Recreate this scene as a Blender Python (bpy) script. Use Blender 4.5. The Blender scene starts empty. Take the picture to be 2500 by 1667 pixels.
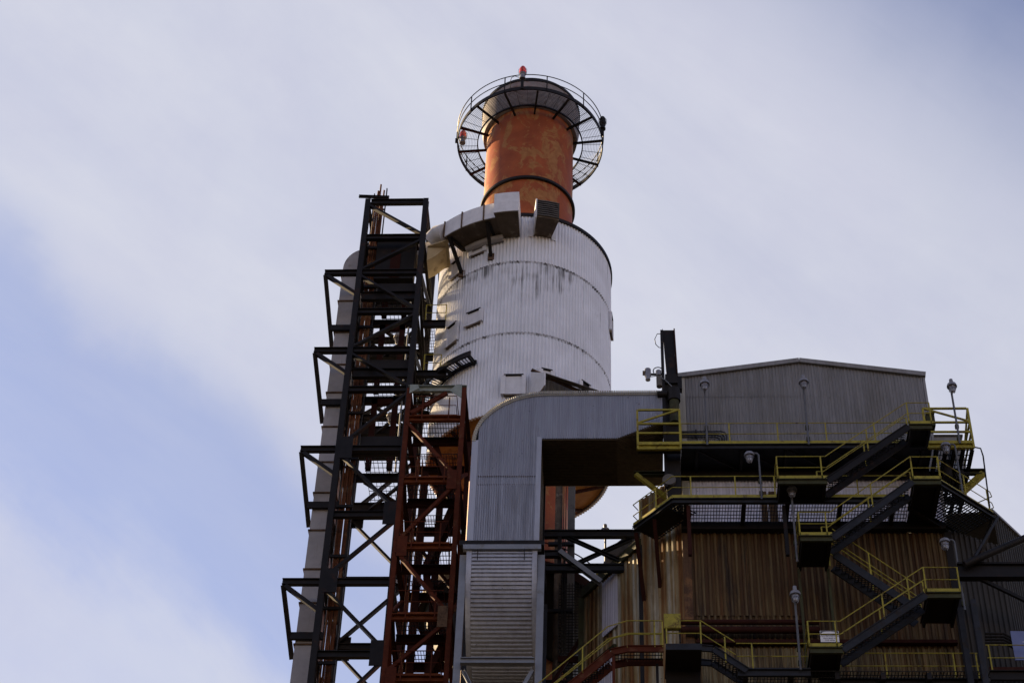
import bpy, math, random
from mathutils import Vector as V, Matrix
random.seed(7)
S = bpy.context.scene
COL = S.collection
R_ = math.radians

# ------------------------------------------------------------------ camera
PSI, PIT, RHO = R_(4.1), math.atan(4700/5037), R_(2.39)
CP = V((0, 0, 1.6))
Dv = V((-math.sin(PSI)*math.cos(PIT), math.cos(PSI)*math.cos(PIT), math.sin(PIT)))
r0 = V((math.cos(PSI), math.sin(PSI), 0)); u0 = r0.cross(Dv)
Rv = math.cos(RHO)*r0 + math.sin(RHO)*u0
Uv = -math.sin(RHO)*r0 + math.cos(RHO)*u0
cd = bpy.data.cameras.new('camera'); cam = bpy.data.objects.new('camera', cd); COL.objects.link(cam)
cam.matrix_world = Matrix(((Rv.x, Uv.x, -Dv.x, CP.x), (Rv.y, Uv.y, -Dv.y, CP.y), (Rv.z, Uv.z, -Dv.z, CP.z), (0, 0, 0, 1)))
cd.sensor_width = 36; cd.lens = 36*4700/2500; cd.clip_start = .5; cd.clip_end = 6000
S.camera = cam

# ------------------------------------------------------------------ materials
def nd(nt, t, **k):
    n = nt.nodes.new(t)
    for a, b in k.items():
        if a in n.inputs: n.inputs[a].default_value = b
        else: setattr(n, a, b)
    return n
def ramp(nt, fac, stops):
    n = nt.nodes.new('ShaderNodeValToRGB'); e = n.color_ramp.elements
    while len(e) < len(stops): e.new(.5)
    for i, (p, c) in enumerate(stops):
        e[i].position = p; e[i].color = (c[0], c[1], c[2], 1) if not isinstance(c, (int, float)) else (c, c, c, 1)
    nt.links.new(fac, n.inputs['Fac']); return n.outputs['Color']
def noise(nt, vec, scale, detail=5, rough=.6, dist=0):
    n = nt.nodes.new('ShaderNodeTexNoise')
    n.inputs['Scale'].default_value = scale; n.inputs['Detail'].default_value = detail
    n.inputs['Roughness'].default_value = rough; n.inputs['Distortion'].default_value = dist
    nt.links.new(vec, n.inputs['Vector']); return n.outputs['Fac']
def mapped(nt, vec, sc):
    m = nt.nodes.new('ShaderNodeMapping'); m.inputs['Scale'].default_value = sc
    nt.links.new(vec, m.inputs['Vector']); return m.outputs['Vector']
def mix(nt, f, a, b):
    m = nt.nodes.new('ShaderNodeMix'); m.data_type = 'RGBA'
    if isinstance(f, (int, float)): m.inputs[0].default_value = f
    else: nt.links.new(f, m.inputs[0])
    for s, v in ((6, a), (7, b)):
        if isinstance(v, tuple): m.inputs[s].default_value = (*v, 1)
        else: nt.links.new(v, m.inputs[s])
    return m.outputs[2]
def newmat(name):
    m = bpy.data.materials.new(name); m.use_nodes = True; nt = m.node_tree
    b = nt.nodes['Principled BSDF']
    pos = nt.nodes.new('ShaderNodeNewGeometry').outputs['Position']
    return m, nt, b, pos
def bump(nt, b, h, s, d=.02):
    n = nt.nodes.new('ShaderNodeBump'); n.inputs['Strength'].default_value = s; n.inputs['Distance'].default_value = d
    nt.links.new(h, n.inputs['Height']); nt.links.new(n.outputs['Normal'], b.inputs['Normal'])
MAT = {}
def paint(name, base, dark, rust=None, amt=.45, rough=.55, sc=1.2, metal=0, streak=None, soft=.12, spec=.16):
    """weathered coat: soft two-tone mottling, patches of a second colour, and optional vertical runs"""
    m, nt, b, pos = newmat(name)
    c = ramp(nt, noise(nt, pos, sc*2, 6, .65), [(.3, dark), (.7, base)])
    if streak:
        f = ramp(nt, noise(nt, mapped(nt, pos, (5, 5, .22)), 1.6, 6, .7), [(streak[1], 0), (min(1, streak[1]+.16), 1)])
        c = mix(nt, f, c, streak[0])
    if rust:
        f = ramp(nt, noise(nt, pos, sc*1.3, 9, .72, .4), [(1-amt-soft*.5, 0), (1-amt+soft*.5, 1)])
        c = mix(nt, f, c, rust)
    nt.links.new(c, b.inputs['Base Color'])
    b.inputs['Roughness'].default_value = rough; b.inputs['Metallic'].default_value = metal
    b.inputs['Specular IOR Level'].default_value = spec
    bump(nt, b, noise(nt, pos, sc*14, 4), .12, .01)
    MAT[name] = m
    return m
paint('black_steel', (.015, .0125, .0125), (.008, .007, .007), (.032, .015, .009), .38, .5, spec=.14)
paint('red_steel', (.085, .022, .011), (.046, .012, .007), (.11, .055, .030), .36, .7, spec=.06)
paint('rust_channel', (.135, .038, .014), (.075, .020, .009), (.12, .06, .035), .36, .7, spec=.08)
paint('maroon_steel', (.036, .011, .008), (.024, .008, .006), (.045, .022, .012), .36, .7, spec=.06)
paint('rust_pipe', (.15, .05, .017), (.06, .022, .010), (.20, .11, .05), .42, .7)
paint('green_steel', (.25, .28, .26), (.17, .195, .18), (.05, .045, .035), .36, .6, 2.0)
paint('galv_steel', (.21, .225, .26), (.16, .17, .195), (.12, .11, .095), .36, .45, .8, .1)
paint('slate_steel', (.026, .028, .036), (.015, .016, .019), (.022, .016, .012), .4, .55, spec=.12)
paint('yellow_paint', (.32, .27, .04), (.20, .17, .028), (.08, .045, .016), .40, .5, 2.2)
paint('grating_steel', (.020, .017, .014), (.012, .010, .009), None)
paint('olive_trim', (.05, .052, .024), (.03, .03, .015), (.03, .018, .01), .4, .7)
paint('pale_pipe', (.33, .315, .325), (.255, .243, .25), (.16, .135, .11), .33, .6, .7, 0, ((.17, .145, .12), .60))
paint('lamp_metal', (.25, .25, .28), (.15, .15, .17), (.07, .07, .07), .35, .4, 3, .2)
paint('dark_box', (.016, .013, .012), (.010, .008, .008), (.03, .015, .008), .35, .6)
paint('flange_rust', (.13, .08, .05), (.08, .05, .032), (.04, .025, .018), .45, .8, 3)
paint('asphalt', (.028, .027, .026), (.020, .019, .018), (.036, .034, .031), .4, .9, .4)
paint('roof_felt', (.12, .11, .105), (.08, .075, .07), (.05, .045, .04), .4, .8, .6)
paint('blue_panel', (.16, .19, .36), (.13, .155, .30), None, 0, .4)
paint('white_sign', (.72, .71, .72), (.64, .63, .64), None, 0, .5)
paint('black_print', (.012, .012, .014), (.010, .010, .012), None, 0, .5)
paint('steel_sheet_brown', (.10, .055, .03), (.05, .028, .017), (.16, .08, .035), .42, .75, 1.2, 0, ((.045, .02, .012), .5))
paint('orange_rust', (.40, .19, .055), (.26, .11, .035), (.12, .05, .02), .40, .75, .8)
paint('conduit_grey', (.12, .125, .145), (.08, .083, .095), (.05, .045, .04), .36, .5)
paint('collar_grey', (.24, .215, .215), (.15, .13, .13), (.10, .07, .055), .4, .7)
paint('tan_sheet', (.55, .44, .27), (.42, .33, .2), (.25, .18, .1), .36, .7)

def glass_mat(name, col, rough=.12):
    m, nt, b, pos = newmat(name); b.inputs['Base Color'].default_value = (*col, 1)
    b.inputs['Roughness'].default_value = rough; b.inputs['Transmission Weight'].default_value = .25
    b.inputs['Coat Weight'].default_value = .3
    c = ramp(nt, noise(nt, pos, 6, 4), [(.3, tuple(x*.7 for x in col)), (.7, col)]); nt.links.new(c, b.inputs['Base Color'])
    MAT[name] = m
glass_mat('red_lens', (.9, .06, .02)); glass_mat('clear_lens', (.30, .29, .34))

# chimney: brick-red coat flaked off in large patches, with fine scratches
m, nt, b, pos = newmat('chimney_coat')
c = ramp(nt, noise(nt, pos, .9, 5, .6), [(.3, (.20, .050, .023)), (.7, (.31, .082, .031))])
f = ramp(nt, noise(nt, mapped(nt, pos, (1, 1, .62)), .85, 11, .70, .55), [(.505, 0), (.54, 1)])
c = mix(nt, f, c, ramp(nt, noise(nt, pos, 3.5, 6), [(.3, (.24, .092, .033)), (.7, (.335, .158, .060))]))
f = ramp(nt, noise(nt, mapped(nt, pos, (9, 9, .4)), 1, 5, .7), [(.60, 0), (.72, .55)])
c = mix(nt, f, c, (.17, .06, .03))
f = ramp(nt, noise(nt, pos, 7, 6, .7), [(.62, 0), (.70, .6)]); c = mix(nt, f, c, (.20, .075, .035))
nt.links.new(c, b.inputs['Base Color']); b.inputs['Roughness'].default_value = .5; b.inputs['Specular IOR Level'].default_value = .08
bump(nt, b, noise(nt, pos, 2.5, 8), .25, .03); MAT['chimney_coat'] = m

# silo: white coat with black runs below the sheet laps and specks
m, nt, b, pos = newmat('silo_white')
c = ramp(nt, noise(nt, pos, .8, 6, .6), [(.3, (.60, .61, .655)), (.7, (.725, .74, .80))])
sx = nt.nodes.new('ShaderNodeSeparateXYZ'); nt.links.new(pos, sx.inputs[0])
def band(z, up, down):      # dirt zone that hangs below a lap at height z
    a = nt.nodes.new('ShaderNodeMapRange'); a.inputs[1].default_value = z-down; a.inputs[2].default_value = z
    nt.links.new(sx.outputs['Z'], a.inputs[0])
    g = nt.nodes.new('ShaderNodeMath'); g.operation = 'LESS_THAN'; g.inputs[1].default_value = z+up; nt.links.new(sx.outputs['Z'], g.inputs[0])
    q = nt.nodes.new('ShaderNodeMath'); q.operation = 'MULTIPLY'; nt.links.new(a.outputs[0], q.inputs[0]); nt.links.new(g.outputs[0], q.inputs[1])
    return q.outputs[0]
def addm(a, b2, op='ADD'):
    q = nt.nodes.new('ShaderNodeMath'); q.operation = op
    for i, v in enumerate((a, b2)):
        if isinstance(v, (int, float)): q.inputs[i].default_value = v
        else: nt.links.new(v, q.inputs[i])
    return q.outputs[0]
runs = noise(nt, mapped(nt, pos, (5.5, 5.5, .16)), 1.3, 6, .72)
big = noise(nt, pos, .33, 3)
for z, up, dn, k in ((72.5, 0, 1.6, .10), (69.28, .03, 3.4, .16), (64.49, .06, 1.6, .10), (59.8, 0, 1.1, .08)):
    bz = band(z, up, dn)
    t = addm(addm(runs, addm(bz, k, 'MULTIPLY')), addm(addm(big, .5, 'SUBTRACT'), .95, 'MULTIPLY'))
    f = addm(ramp(nt, t, [(.70, 0), (.84, .9)]), addm(ramp(nt, bz, [(0, 0), (.12, 1)]), .9, 'MULTIPLY'), 'MULTIPLY')
    c = mix(nt, f, c, (.045, .04, .035))
for z in (69.28, 64.49):
    f = addm(ramp(nt, band(z, .03, .12), [(0, 0), (.05, 1)]), ramp(nt, noise(nt, mapped(nt, pos, (2, 2, .5)), 2.2, 6, .75), [(.47, .12), (.60, .95)]), 'MULTIPLY'); c = mix(nt, f, c, (.05, .042, .035))
f = ramp(nt, noise(nt, mapped(nt, pos, (2.2, 2.2, .8)), 2.6, 7, .7), [(.70, 0), (.735, .9)]); c = mix(nt, f, c, (.07, .06, .055))
f = ramp(nt, noise(nt, mapped(nt, pos, (3.5, 3.5, .1)), 1, 4, .6), [(.55, 0), (.8, .28)]); c = mix(nt, f, c, (.33, .33, .36))
nt.links.new(c, b.inputs['Base Color']); b.inputs['Roughness'].default_value = .5; b.inputs['Specular IOR Level'].default_value = .35
MAT['silo_white'] = m
paint('curb_white', (.66, .66, .70), (.54, .54, .57), (.14, .12, .10), .30, .5, 1.6)
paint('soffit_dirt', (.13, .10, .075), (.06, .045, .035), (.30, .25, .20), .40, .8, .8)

# cladding: galvanised / mixed rusty
def clad(name, stops, sc=(6, 6, .16), low=(.05, .03, .02), lowamt=.36, tint=None, rough=.6, dots=True, metal=0, ridge=None, stain=None):
    m, nt, b, pos = newmat(name)
    f = noise(nt, mapped(nt, pos, sc), 1, 7, .65)
    c = ramp(nt, f, stops)
    g = ramp(nt, noise(nt, mapped(nt, pos, (1, 1, .35)), .8, 8, .7), [(1-lowamt-.14, 0), (1-lowamt+.14, .85)])
    c = mix(nt, g, c, low)
    if stain:
        g = ramp(nt, noise(nt, mapped(nt, pos, (1.6, 1.6, .16)), .9, 8, .75, .3), [(.50, 0), (.60, .85)]); c = mix(nt, g, c, stain[0])
        g = ramp(nt, noise(nt, mapped(nt, pos, (3.1, 3.1, .12)), 1.1, 7, .75, .2), [(.57, 0), (.66, .8)]); c = mix(nt, g, c, stain[1])
    if dots:
        g = ramp(nt, noise(nt, pos, 9, 3, .5), [(.70, 0), (.74, .7)]); c = mix(nt, g, c, (.03, .022, .02))
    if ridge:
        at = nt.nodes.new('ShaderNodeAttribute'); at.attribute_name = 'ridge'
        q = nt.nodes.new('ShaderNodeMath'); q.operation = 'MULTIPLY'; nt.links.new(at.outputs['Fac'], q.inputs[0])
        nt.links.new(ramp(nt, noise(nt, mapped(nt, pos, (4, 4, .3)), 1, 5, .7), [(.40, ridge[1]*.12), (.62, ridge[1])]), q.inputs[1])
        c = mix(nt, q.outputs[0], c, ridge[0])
    nt.links.new(c, b.inputs['Base Color']); b.inputs['Roughness'].default_value = rough
    b.inputs['Metallic'].default_value = metal; b.inputs['Specular IOR Level'].default_value = .3
    MAT[name] = m
clad('galv_clad', [(.25, (.25, .262, .315)), (.5, (.33, .345, .41)), (.75, (.38, .395, .47))], low=(.19, .19, .20), lowamt=.34, metal=.15, rough=.45, ridge=((.07, .068, .08), .8))
clad('galv_clad_brown', [(.25, (.20, .19, .165)), (.5, (.29, .275, .24)), (.75, (.34, .325, .285))], low=(.14, .12, .09), lowamt=.34, rough=.5)
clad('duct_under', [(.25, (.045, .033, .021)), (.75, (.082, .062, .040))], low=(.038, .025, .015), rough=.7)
clad('gable_clad', [(.25, (.15, .145, .15)), (.5, (.205, .2, .205)), (.75, (.25, .245, .255))], low=(.13, .12, .105), lowamt=.42, rough=.5, ridge=((.06, .058, .062), .75))
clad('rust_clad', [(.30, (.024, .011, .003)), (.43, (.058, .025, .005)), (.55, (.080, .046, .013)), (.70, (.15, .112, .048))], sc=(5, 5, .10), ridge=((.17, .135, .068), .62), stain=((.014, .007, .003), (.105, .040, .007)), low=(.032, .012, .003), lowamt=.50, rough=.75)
clad('cream_rust_clad', [(.30, (.045, .022, .008)), (.42, (.18, .072, .017)), (.50, (.26, .19, .09)), (.62, (.42, .40, .33)), (.8, (.52, .51, .46))], sc=(2.2, 2.2, .07), low=(.08, .040, .012), lowamt=.42, rough=.7)
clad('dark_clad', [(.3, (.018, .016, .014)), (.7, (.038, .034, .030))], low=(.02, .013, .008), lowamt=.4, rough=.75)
clad('pale_clad', [(.3, (.44, .44, .53)), (.7, (.64, .64, .75))], low=(.26, .17, .10), lowamt=.30, rough=.4)
clad('ochre_clad', [(.28, (.04, .022, .007)), (.45, (.10, .062, .02)), (.6, (.19, .15, .075)), (.78, (.34, .31, .22))], sc=(7, 7, .1), low=(.05, .028, .009), lowamt=.40, rough=.7, ridge=((.04, .03, .016), .7), stain=((.02, .011, .005), (.12, .05, .012)))

# ------------------------------------------------------------------ mesh builder (world coordinates)
class MB:
    def __init__(s): s.v = []; s.f = []; s.rid = {}
    def box(s, c, a, b2, d):        # centre and three half-vectors
        c, a, b2, d = V(c), V(a), V(b2), V(d); n = len(s.v)
        for i in (-1, 1):
            for j in (-1, 1):
                for k in (-1, 1): s.v.append(c+i*a+j*b2+k*d)
        for q in ((0, 1, 3, 2), (4, 6, 7, 5), (0, 4, 5, 1), (2, 3, 7, 6), (0, 2, 6, 4), (1, 5, 7, 3)): s.f.append([n+i for i in q])
        return s
    def bx(s, x0, x1, y0, y1, z0, z1):
        return s.box(((x0+x1)/2, (y0+y1)/2, (z0+z1)/2), ((x1-x0)/2, 0, 0), (0, (y1-y0)/2, 0), (0, 0, (z1-z0)/2))
    def frame(s, p, q, up):
        d = (V(q)-V(p)).normalized(); up = V(up)
        if abs(d.dot(up)) > .98: up = V((0, 1, 0)) if abs(d.y) < .9 else V((1, 0, 0))
        side = d.cross(up).normalized(); return d, side, side.cross(d)
    def prof(s, p, q, pts, up=(0, 0, 1)):
        d, a, b2 = s.frame(p, q, up); n = len(s.v); k = len(pts)
        for o in (V(p), V(q)):
            for x, y in pts: s.v.append(o+a*x+b2*y)
        for i in range(k): s.f.append([n+i, n+(i+1) % k, n+k+(i+1) % k, n+k+i])
        s.f.append([n+i for i in range(k)][::-1]); s.f.append([n+k+i for i in range(k)])
        return s
    def beam(s, p, q, w, h, up=(0, 0, 1)):
        return s.prof(p, q, [(-w/2, -h/2), (w/2, -h/2), (w/2, h/2), (-w/2, h/2)], up)
    def ib(s, p, q, w, h, up=(0, 0, 1), t=.03):
        a, b2 = w/2, h/2; c = t/2
        return s.prof(p, q, [(-a, -b2), (a, -b2), (a, -b2+t), (c, -b2+t), (c, b2-t), (a, b2-t), (a, b2), (-a, b2), (-a, b2-t), (-c, b2-t), (-c, -b2+t), (-a, -b2+t)], up)
    def ch(s, p, q, w, h, up=(0, 0, 1), t=.03):
        a, b2 = w/2, h/2
        return s.prof(p, q, [(-a, -b2), (a, -b2), (a, -b2+t), (-a+t, -b2+t), (-a+t, b2-t), (a, b2-t), (a, b2), (-a, b2)], up)
    def tube(s, pts, r, n=8):
        pts = [V(p) for p in pts]; k = len(pts); base = len(s.v); prev = None
        rr = r if isinstance(r, (list, tuple)) else [r]*k
        for i, p in enumerate(pts):
            t = ((pts[min(i+1, k-1)]-p).normalized()+(p-pts[max(i-1, 0)]).normalized()).normalized()
            if prev is None:
                up = V((0, 0, 1)) if abs(t.z) < .9 else V((0, 1, 0))
                a = t.cross(up).normalized()
            else: a = (prev-t*prev.dot(t)).normalized()
            prev = a; b2 = t.cross(a)
            for j in range(n):
                w = 2*math.pi*j/n; s.v.append(p+rr[i]*(math.cos(w)*a+math.sin(w)*b2))
        for i in range(k-1):
            for j in range(n):
                s.f.append([base+i*n+j, base+i*n+(j+1) % n, base+(i+1)*n+(j+1) % n, base+(i+1)*n+j])
        s.f.append([base+j for j in range(n)][::-1]); s.f.append([base+(k-1)*n+j for j in range(n)])
        return s
    def lathe(s, c, prof, n=64, a0=0, a1=360, wob=None):
        """prof: (radius, z) closed or open; angles measured from -Y towards +X"""
        full = abs(a1-a0) >= 360; m = n if full else n+1; k = len(prof); base = len(s.v)
        for i in range(m):
            t = R_(a0+(a1-a0)*i/n); w = wob(i) if wob else 0
            for r, z in prof: s.v.append(V((c[0]+(r+w)*math.sin(t), c[1]-(r+w)*math.cos(t), z)))
        for i in range(n):
            i2 = (i+1) % m
            for j in range(k-1): s.f.append([base+i*k+j, base+i2*k+j, base+i2*k+j+1, base+i*k+j+1])
        if not full:
            if (V(prof[0])-V(prof[-1])).length < 1e-6 and k > 3:
                s.f.append([base+j for j in range(k-1)][::-1]); s.f.append([base+n*k+j for j in range(k-1)])
        return s
    def corr(s, a, b2, z0, z1, pitch=.2, amp=.03, top=None, bot=None, back=.0):
        """vertical corrugated sheet from a to b (xy); trapezoid ribs along the outward side (right of a->b)"""
        a, b2 = V((*a[:2], 0)), V((*b2[:2], 0)); L = (b2-a).length; d = (b2-a)/L; nrm = V((d.y, -d.x, 0))
        n = max(1, round(L/pitch)); base = len(s.v); cols = 0
        for i in range(n):
            for fr, h in ((0, 0), (.28, 0), (.40, 1), (.72, 1), (.84, 0)):
                t = (i+fr)/n; p = a+d*(L*t)+nrm*(amp*h)
                zt = top(t) if top else z1; zb = bot(t) if bot else z0
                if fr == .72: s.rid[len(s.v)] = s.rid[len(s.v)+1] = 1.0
                s.v.append(V((p.x, p.y, zb))); s.v.append(V((p.x, p.y, zt))); cols += 1
        zt = top(1) if top else z1; zb = bot(1) if bot else z0
        s.v.append(V((b2.x, b2.y, zb))); s.v.append(V((b2.x, b2.y, zt))); cols += 1
        for i in range(cols-1):
            q = base+2*i; s.f.append([q, q+2, q+3, q+1])
        return s
    def ribs(s, o, u, v, nrm, n, amp):
        """corrugated panel: ribs run along u, stacked along v"""
        o, u, v, nrm = V(o), V(u), V(v), V(nrm); base = len(s.v); c = 0
        for i in range(n):
            for fr, h in ((0, 0), (.28, 0), (.40, 1), (.72, 1), (.84, 0)):
                p = o+v*((i+fr)/n)+nrm*(amp*h); s.v += [p, p+u]; c += 1
        p = o+v; s.v += [p, p+u]; c += 1
        for i in range(c-1):
            q = base+2*i; s.f.append([q, q+1, q+3, q+2])
        return s
    def grate(s, o, u, v, su=.11, sv=.30, w=.018, h=.035):
        """bar grating lying in the plane of u, v"""
        o, u, v = V(o), V(u), V(v); lu, lv = u.length, v.length; up = u.cross(v).normalized()
        for k in range(max(1, int(lu/su))+1):
            p = o+u*min(1, k*su/lu); s.prof(p, p+v, [(-w/2, -h), (w/2, -h), (w/2, 0), (-w/2, 0)], up)
        for k in range(max(1, int(lv/sv))+1):
            p = o+v*min(1, k*sv/lv); s.prof(p, p+u, [(-w/2, -h*.9), (w/2, -h*.9), (w/2, -h*.2), (-w/2, -h*.2)], up)
        return s
    def poly(s, pts, d):
        """flat polygon given thickness vector d"""
        d = V(d); n = len(s.v); k = len(pts)
        s.v += [V(p) for p in pts]+[V(p)+d for p in pts]
        s.f.append([n+i for i in range(k)][::-1]); s.f.append([n+k+i for i in range(k)])
        for i in range(k): s.f.append([n+i, n+(i+1) % k, n+k+(i+1) % k, n+k+i])
        return s
    def face(s, pts):
        n = len(s.v); s.v += [V(p) for p in pts]; s.f.append([n+i for i in range(len(pts))]); return s

LOC = {}
def tag(o, label=None, cat=None, group=None, kind=None):
    if label: o['label'] = label
    if cat: o['category'] = cat
    if group: o['group'] = group
    if kind: o['kind'] = kind
def thing(name, label, cat, loc, group=None):
    o = bpy.data.objects.new(name, None); COL.objects.link(o); o.location = V(loc); o.empty_display_size = .3
    LOC[o] = V(loc); tag(o, label, cat, group); return o
def mesh(name, mb, mat, off, smooth=False):
    me = bpy.data.meshes.new(name); me.from_pydata([tuple(v-off) for v in mb.v], [], mb.f)
    me.materials.append(MAT[mat])
    if mb.rid:
        at = me.attributes.new('ridge', 'FLOAT', 'POINT'); at.data.foreach_set('value', [mb.rid.get(i, 0.0) for i in range(len(mb.v))])
    import bmesh
    bm = bmesh.new(); bm.from_mesh(me); bmesh.ops.recalc_face_normals(bm, faces=bm.faces); bm.to_mesh(me); bm.free()
    if smooth:
        me.shade_smooth() if hasattr(me, 'shade_smooth') else None
        try: me.set_sharp_from_angle(angle=R_(40))
        except Exception: pass
    o = bpy.data.objects.new(name, me); COL.objects.link(o); return o
def part(name, mb, mat, par, smooth=False, label=None, kind=None):
    off = LOC[par]; o = mesh(name, mb, mat, off, smooth); o.parent = par; LOC[o] = off
    tag(o, label, kind=kind); return o
def solo(name, mb, mat, label, cat, group=None, smooth=False, kind=None):
    lo = V((sum(v.x for v in mb.v)/len(mb.v), sum(v.y for v in mb.v)/len(mb.v), min(v.z for v in mb.v)))
    o = mesh(name, mb, mat, lo, smooth); o.location = lo; LOC[o] = lo; tag(o, label, cat, group, kind); return o
def copy_tree(o, par=None):
    c = o.copy(); COL.objects.link(c)
    if par: c.parent = par
    for ch in list(o.children): copy_tree(ch, c)
    return c
def pol(c, r, deg, z): t = R_(deg); return V((c[0]+r*math.sin(t), c[1]-r*math.cos(t), z))
def path_pts(pts, step):
    """points spaced along a polyline, ends included"""
    out = []; pts = [V(p) for p in pts]
    for a, b2 in zip(pts, pts[1:]):
        n = max(1, round((b2-a).length/step))
        out += [a+(b2-a)*i/n for i in range(n)]
    return out+[pts[-1]]
def railing(par, pts, mat, h=1.07, step=1.7, r=.021, pw=.050, mid=.53, posts=None, drop=.0, name='guardrail'):
    """top and mid rail as one mesh part, every post a sub-part"""
    up = V((0, 0, 1)); pts = [V(p) for p in pts]
    g = part('top_rail', MB().tube([p+up*h for p in pts], r, 6), mat, par); part('mid_rail', MB().tube([p+up*mid for p in pts], r*.9, 6), mat, par)
    for p in (posts if posts is not None else path_pts(pts, step)):
        p = V(p); part('rail_post', MB().beam(p-up*drop, p+up*h, pw, pw*.8, (0, 1, 0)), mat, g)
    return g
def ray(x, y): return (F_*Dv+(x-1176)*Rv+(784-y)*Uv)
F_ = 4700*2352/2500
def onY(x, y, yy): r = ray(x, y); return CP+r*((yy-CP.y)/r.y)
def onZ(x, y, zz): r = ray(x, y); return CP+r*((zz-CP.z)/r.z)
# ------------------------------------------------------------------ ground
solo('ground', MB().box((0, 0, -.15), (1500, 0, 0), (0, 1500, 0), (0, 0, .15)), 'asphalt', 'dark asphalt yard below the plant', 'ground', kind='structure')

# ------------------------------------------------------------------ chimney
CC = (-4.54, 71.0)
T = thing('chimney', 'tall orange red flaking steel chimney rising through the white silo', 'chimney', (CC[0], CC[1], 0))
part('shaft', MB().lathe(CC, [(2.15, 84.9), (2.41, 84.9), (2.41, 0), (2.15, 0)], 128), 'chimney_coat', T, True)
for z, w in ((77.6, .16), (73.2, .14), (66, .14), (52.6, .16), (46, .16)):
    part('stiffener_ring', MB().lathe(CC, [(2.40, z-w/2), (2.56, z-w/2), (2.56, z+w/2), (2.40, z+w/2), (2.40, z-w/2)], 96), 'black_steel', T)
part('top_collar', MB().lathe(CC, [(2.42, 83.35), (2.62, 83.35), (2.74, 84.1), (2.74, 85.35), (2.42, 85.45), (2.42, 83.35)], 96), 'collar_grey', T, True)
part('rim', MB().lathe(CC, [(2.1, 85.3), (2.78, 85.3), (2.78, 85.5), (2.1, 85.62), (2.1, 85.3)], 96), 'black_steel', T)
zg = 83.0
m = MB()
for k in range(40):
    a = k*9; m.beam(pol(CC, 2.95, a, zg), pol(CC, 4.02, a, zg), .012, .03)
for r in [2.95+.085*i for i in range(13)]:
    m.lathe(CC, [(r-.007, zg-.015), (r+.007, zg-.015), (r+.007, zg+.015), (r-.007, zg+.015), (r-.007, zg-.015)], 72)
part('gallery_grating', m, 'grating_steel', T)
m = MB()
m.lathe(CC, [(4.02, zg-.08), (4.08, zg-.08), (4.08, zg+.17), (4.02, zg+.17), (4.02, zg-.08)], 96)
part('kick_plate', m, 'black_steel', T)
part('inner_ring', MB().lathe(CC, [(2.90, zg-.10), (2.96, zg-.10), (2.96, zg+.03), (2.90, zg+.03), (2.90, zg-.10)], 96), 'black_steel', T)
for k in range(14):
    a = 8+k*360/14; p, q = pol(CC, 2.42, a, zg-.13), pol(CC, 4.05, a, zg-.09)
    part('gallery_bracket', MB().ib(p, q, .09, .13, t=.022), 'maroon_steel' if 4 < k < 12 else 'black_steel', T)
for a in (33, -25, 90, -90, 150, 210): pass
g = part('mid_rail', MB().tube([pol(CC, 4.10, a, zg+.62) for a in range(0, 361, 4)], .028, 6), 'black_steel', T)
g = part('top_rail', MB().tube([pol(CC, 4.10, a, zg+1.15) for a in range(0, 361, 4)], .028, 6), 'black_steel', T)
for k in range(11):
    a = 15+k*360/11; part('rail_post', MB().beam(pol(CC, 4.10, a, zg-.05), pol(CC, 4.10, a, zg+1.15), .06, .05, (0, 1, 0)), 'black_steel', g)
# lower gallery ring near the roofs
zr = 51.0; RO = 4.28
m = MB().lathe(CC, [(RO-.06, zr-.15), (RO, zr-.15), (RO, zr+.35), (RO-.06, zr+.35), (RO-.06, zr-.15)], 96)
part('lower_kick_plate', m, 'maroon_steel', T)
part('lower_gallery_floor', MB().lathe(CC, [(2.45, zr), (RO-.07, zr), (RO-.07, zr+.05), (2.45, zr+.05), (2.45, zr)], 96, 0, 330), 'dark_box', T)
part('lower_gallery_cone', MB().lathe(CC, [(2.43, zr-3.2), (2.6, zr-3.2), (4.0, zr-.05), (2.43, zr-.05), (2.43, zr-3.2)], 72), 'dark_box', T)
g = part('lower_mid_rail', MB().tube([pol(CC, RO-.05, a, zr+.9) for a in range(0, 181, 5)], .03, 6), 'maroon_steel', T)
g = part('lower_top_rail', MB().tube([pol(CC, RO-.05, a, zr+1.35) for a in range(0, 181, 5)], .03, 6), 'maroon_steel', T)
for a in range(10, 181, 24): part('rail_post', MB().beam(pol(CC, RO-.05, a, zr+.3), pol(CC, RO-.05, a, zr+1.35), .06, .06, (0, 1, 0)), 'maroon_steel', g)

def beacon(p, label, lit=True):
    p = V(p); T = thing('warning_beacon', label, 'beacon', p, 'aviation warning beacons on the chimney gallery')
    part('base', MB().lathe(p, [(0, p.z), (.17, p.z), (.17, p.z+.10), (.14, p.z+.14), (.14, p.z+.34), (.18, p.z+.38), (.18, p.z+.46), (0, p.z+.46)], 20), 'lamp_metal' if lit else 'black_steel', T, True)
    z = p.z+.46
    part('lens', MB().lathe(p, [(0, z), (.19, z), (.20, z+.16), (.17, z+.19), (.19, z+.22), (.18, z+.40), (.11, z+.55), (0, z+.60)], 20), 'red_lens' if lit else 'black_steel', T, True)
    c = part('cage', MB(), 'black_steel', T) if False else None
    m = MB()
    for a in range(0, 360, 90): m.tube([pol(p, .21, a, z-.04), pol(p, .22, a, z+.35), pol(p, .03, a, z+.64)], .012, 5)
    part('guard_wire', m, 'black_steel', T)
    return T
b0 = pol(CC, 4.08, -4, zg+.82); beacon(b0, 'red capped beacon on the front top of the chimney gallery railing')
bq = pol(CC, 4.06, -88, zg-.30)
beacon(pol(CC, 3.78, -88, zg+.10), 'bright red beacon on the left side of the chimney gallery')
beacon(pol(CC, 4.12, 80, zg+.45), 'dark unlit beacon on the right side of the chimney gallery', False)
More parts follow.
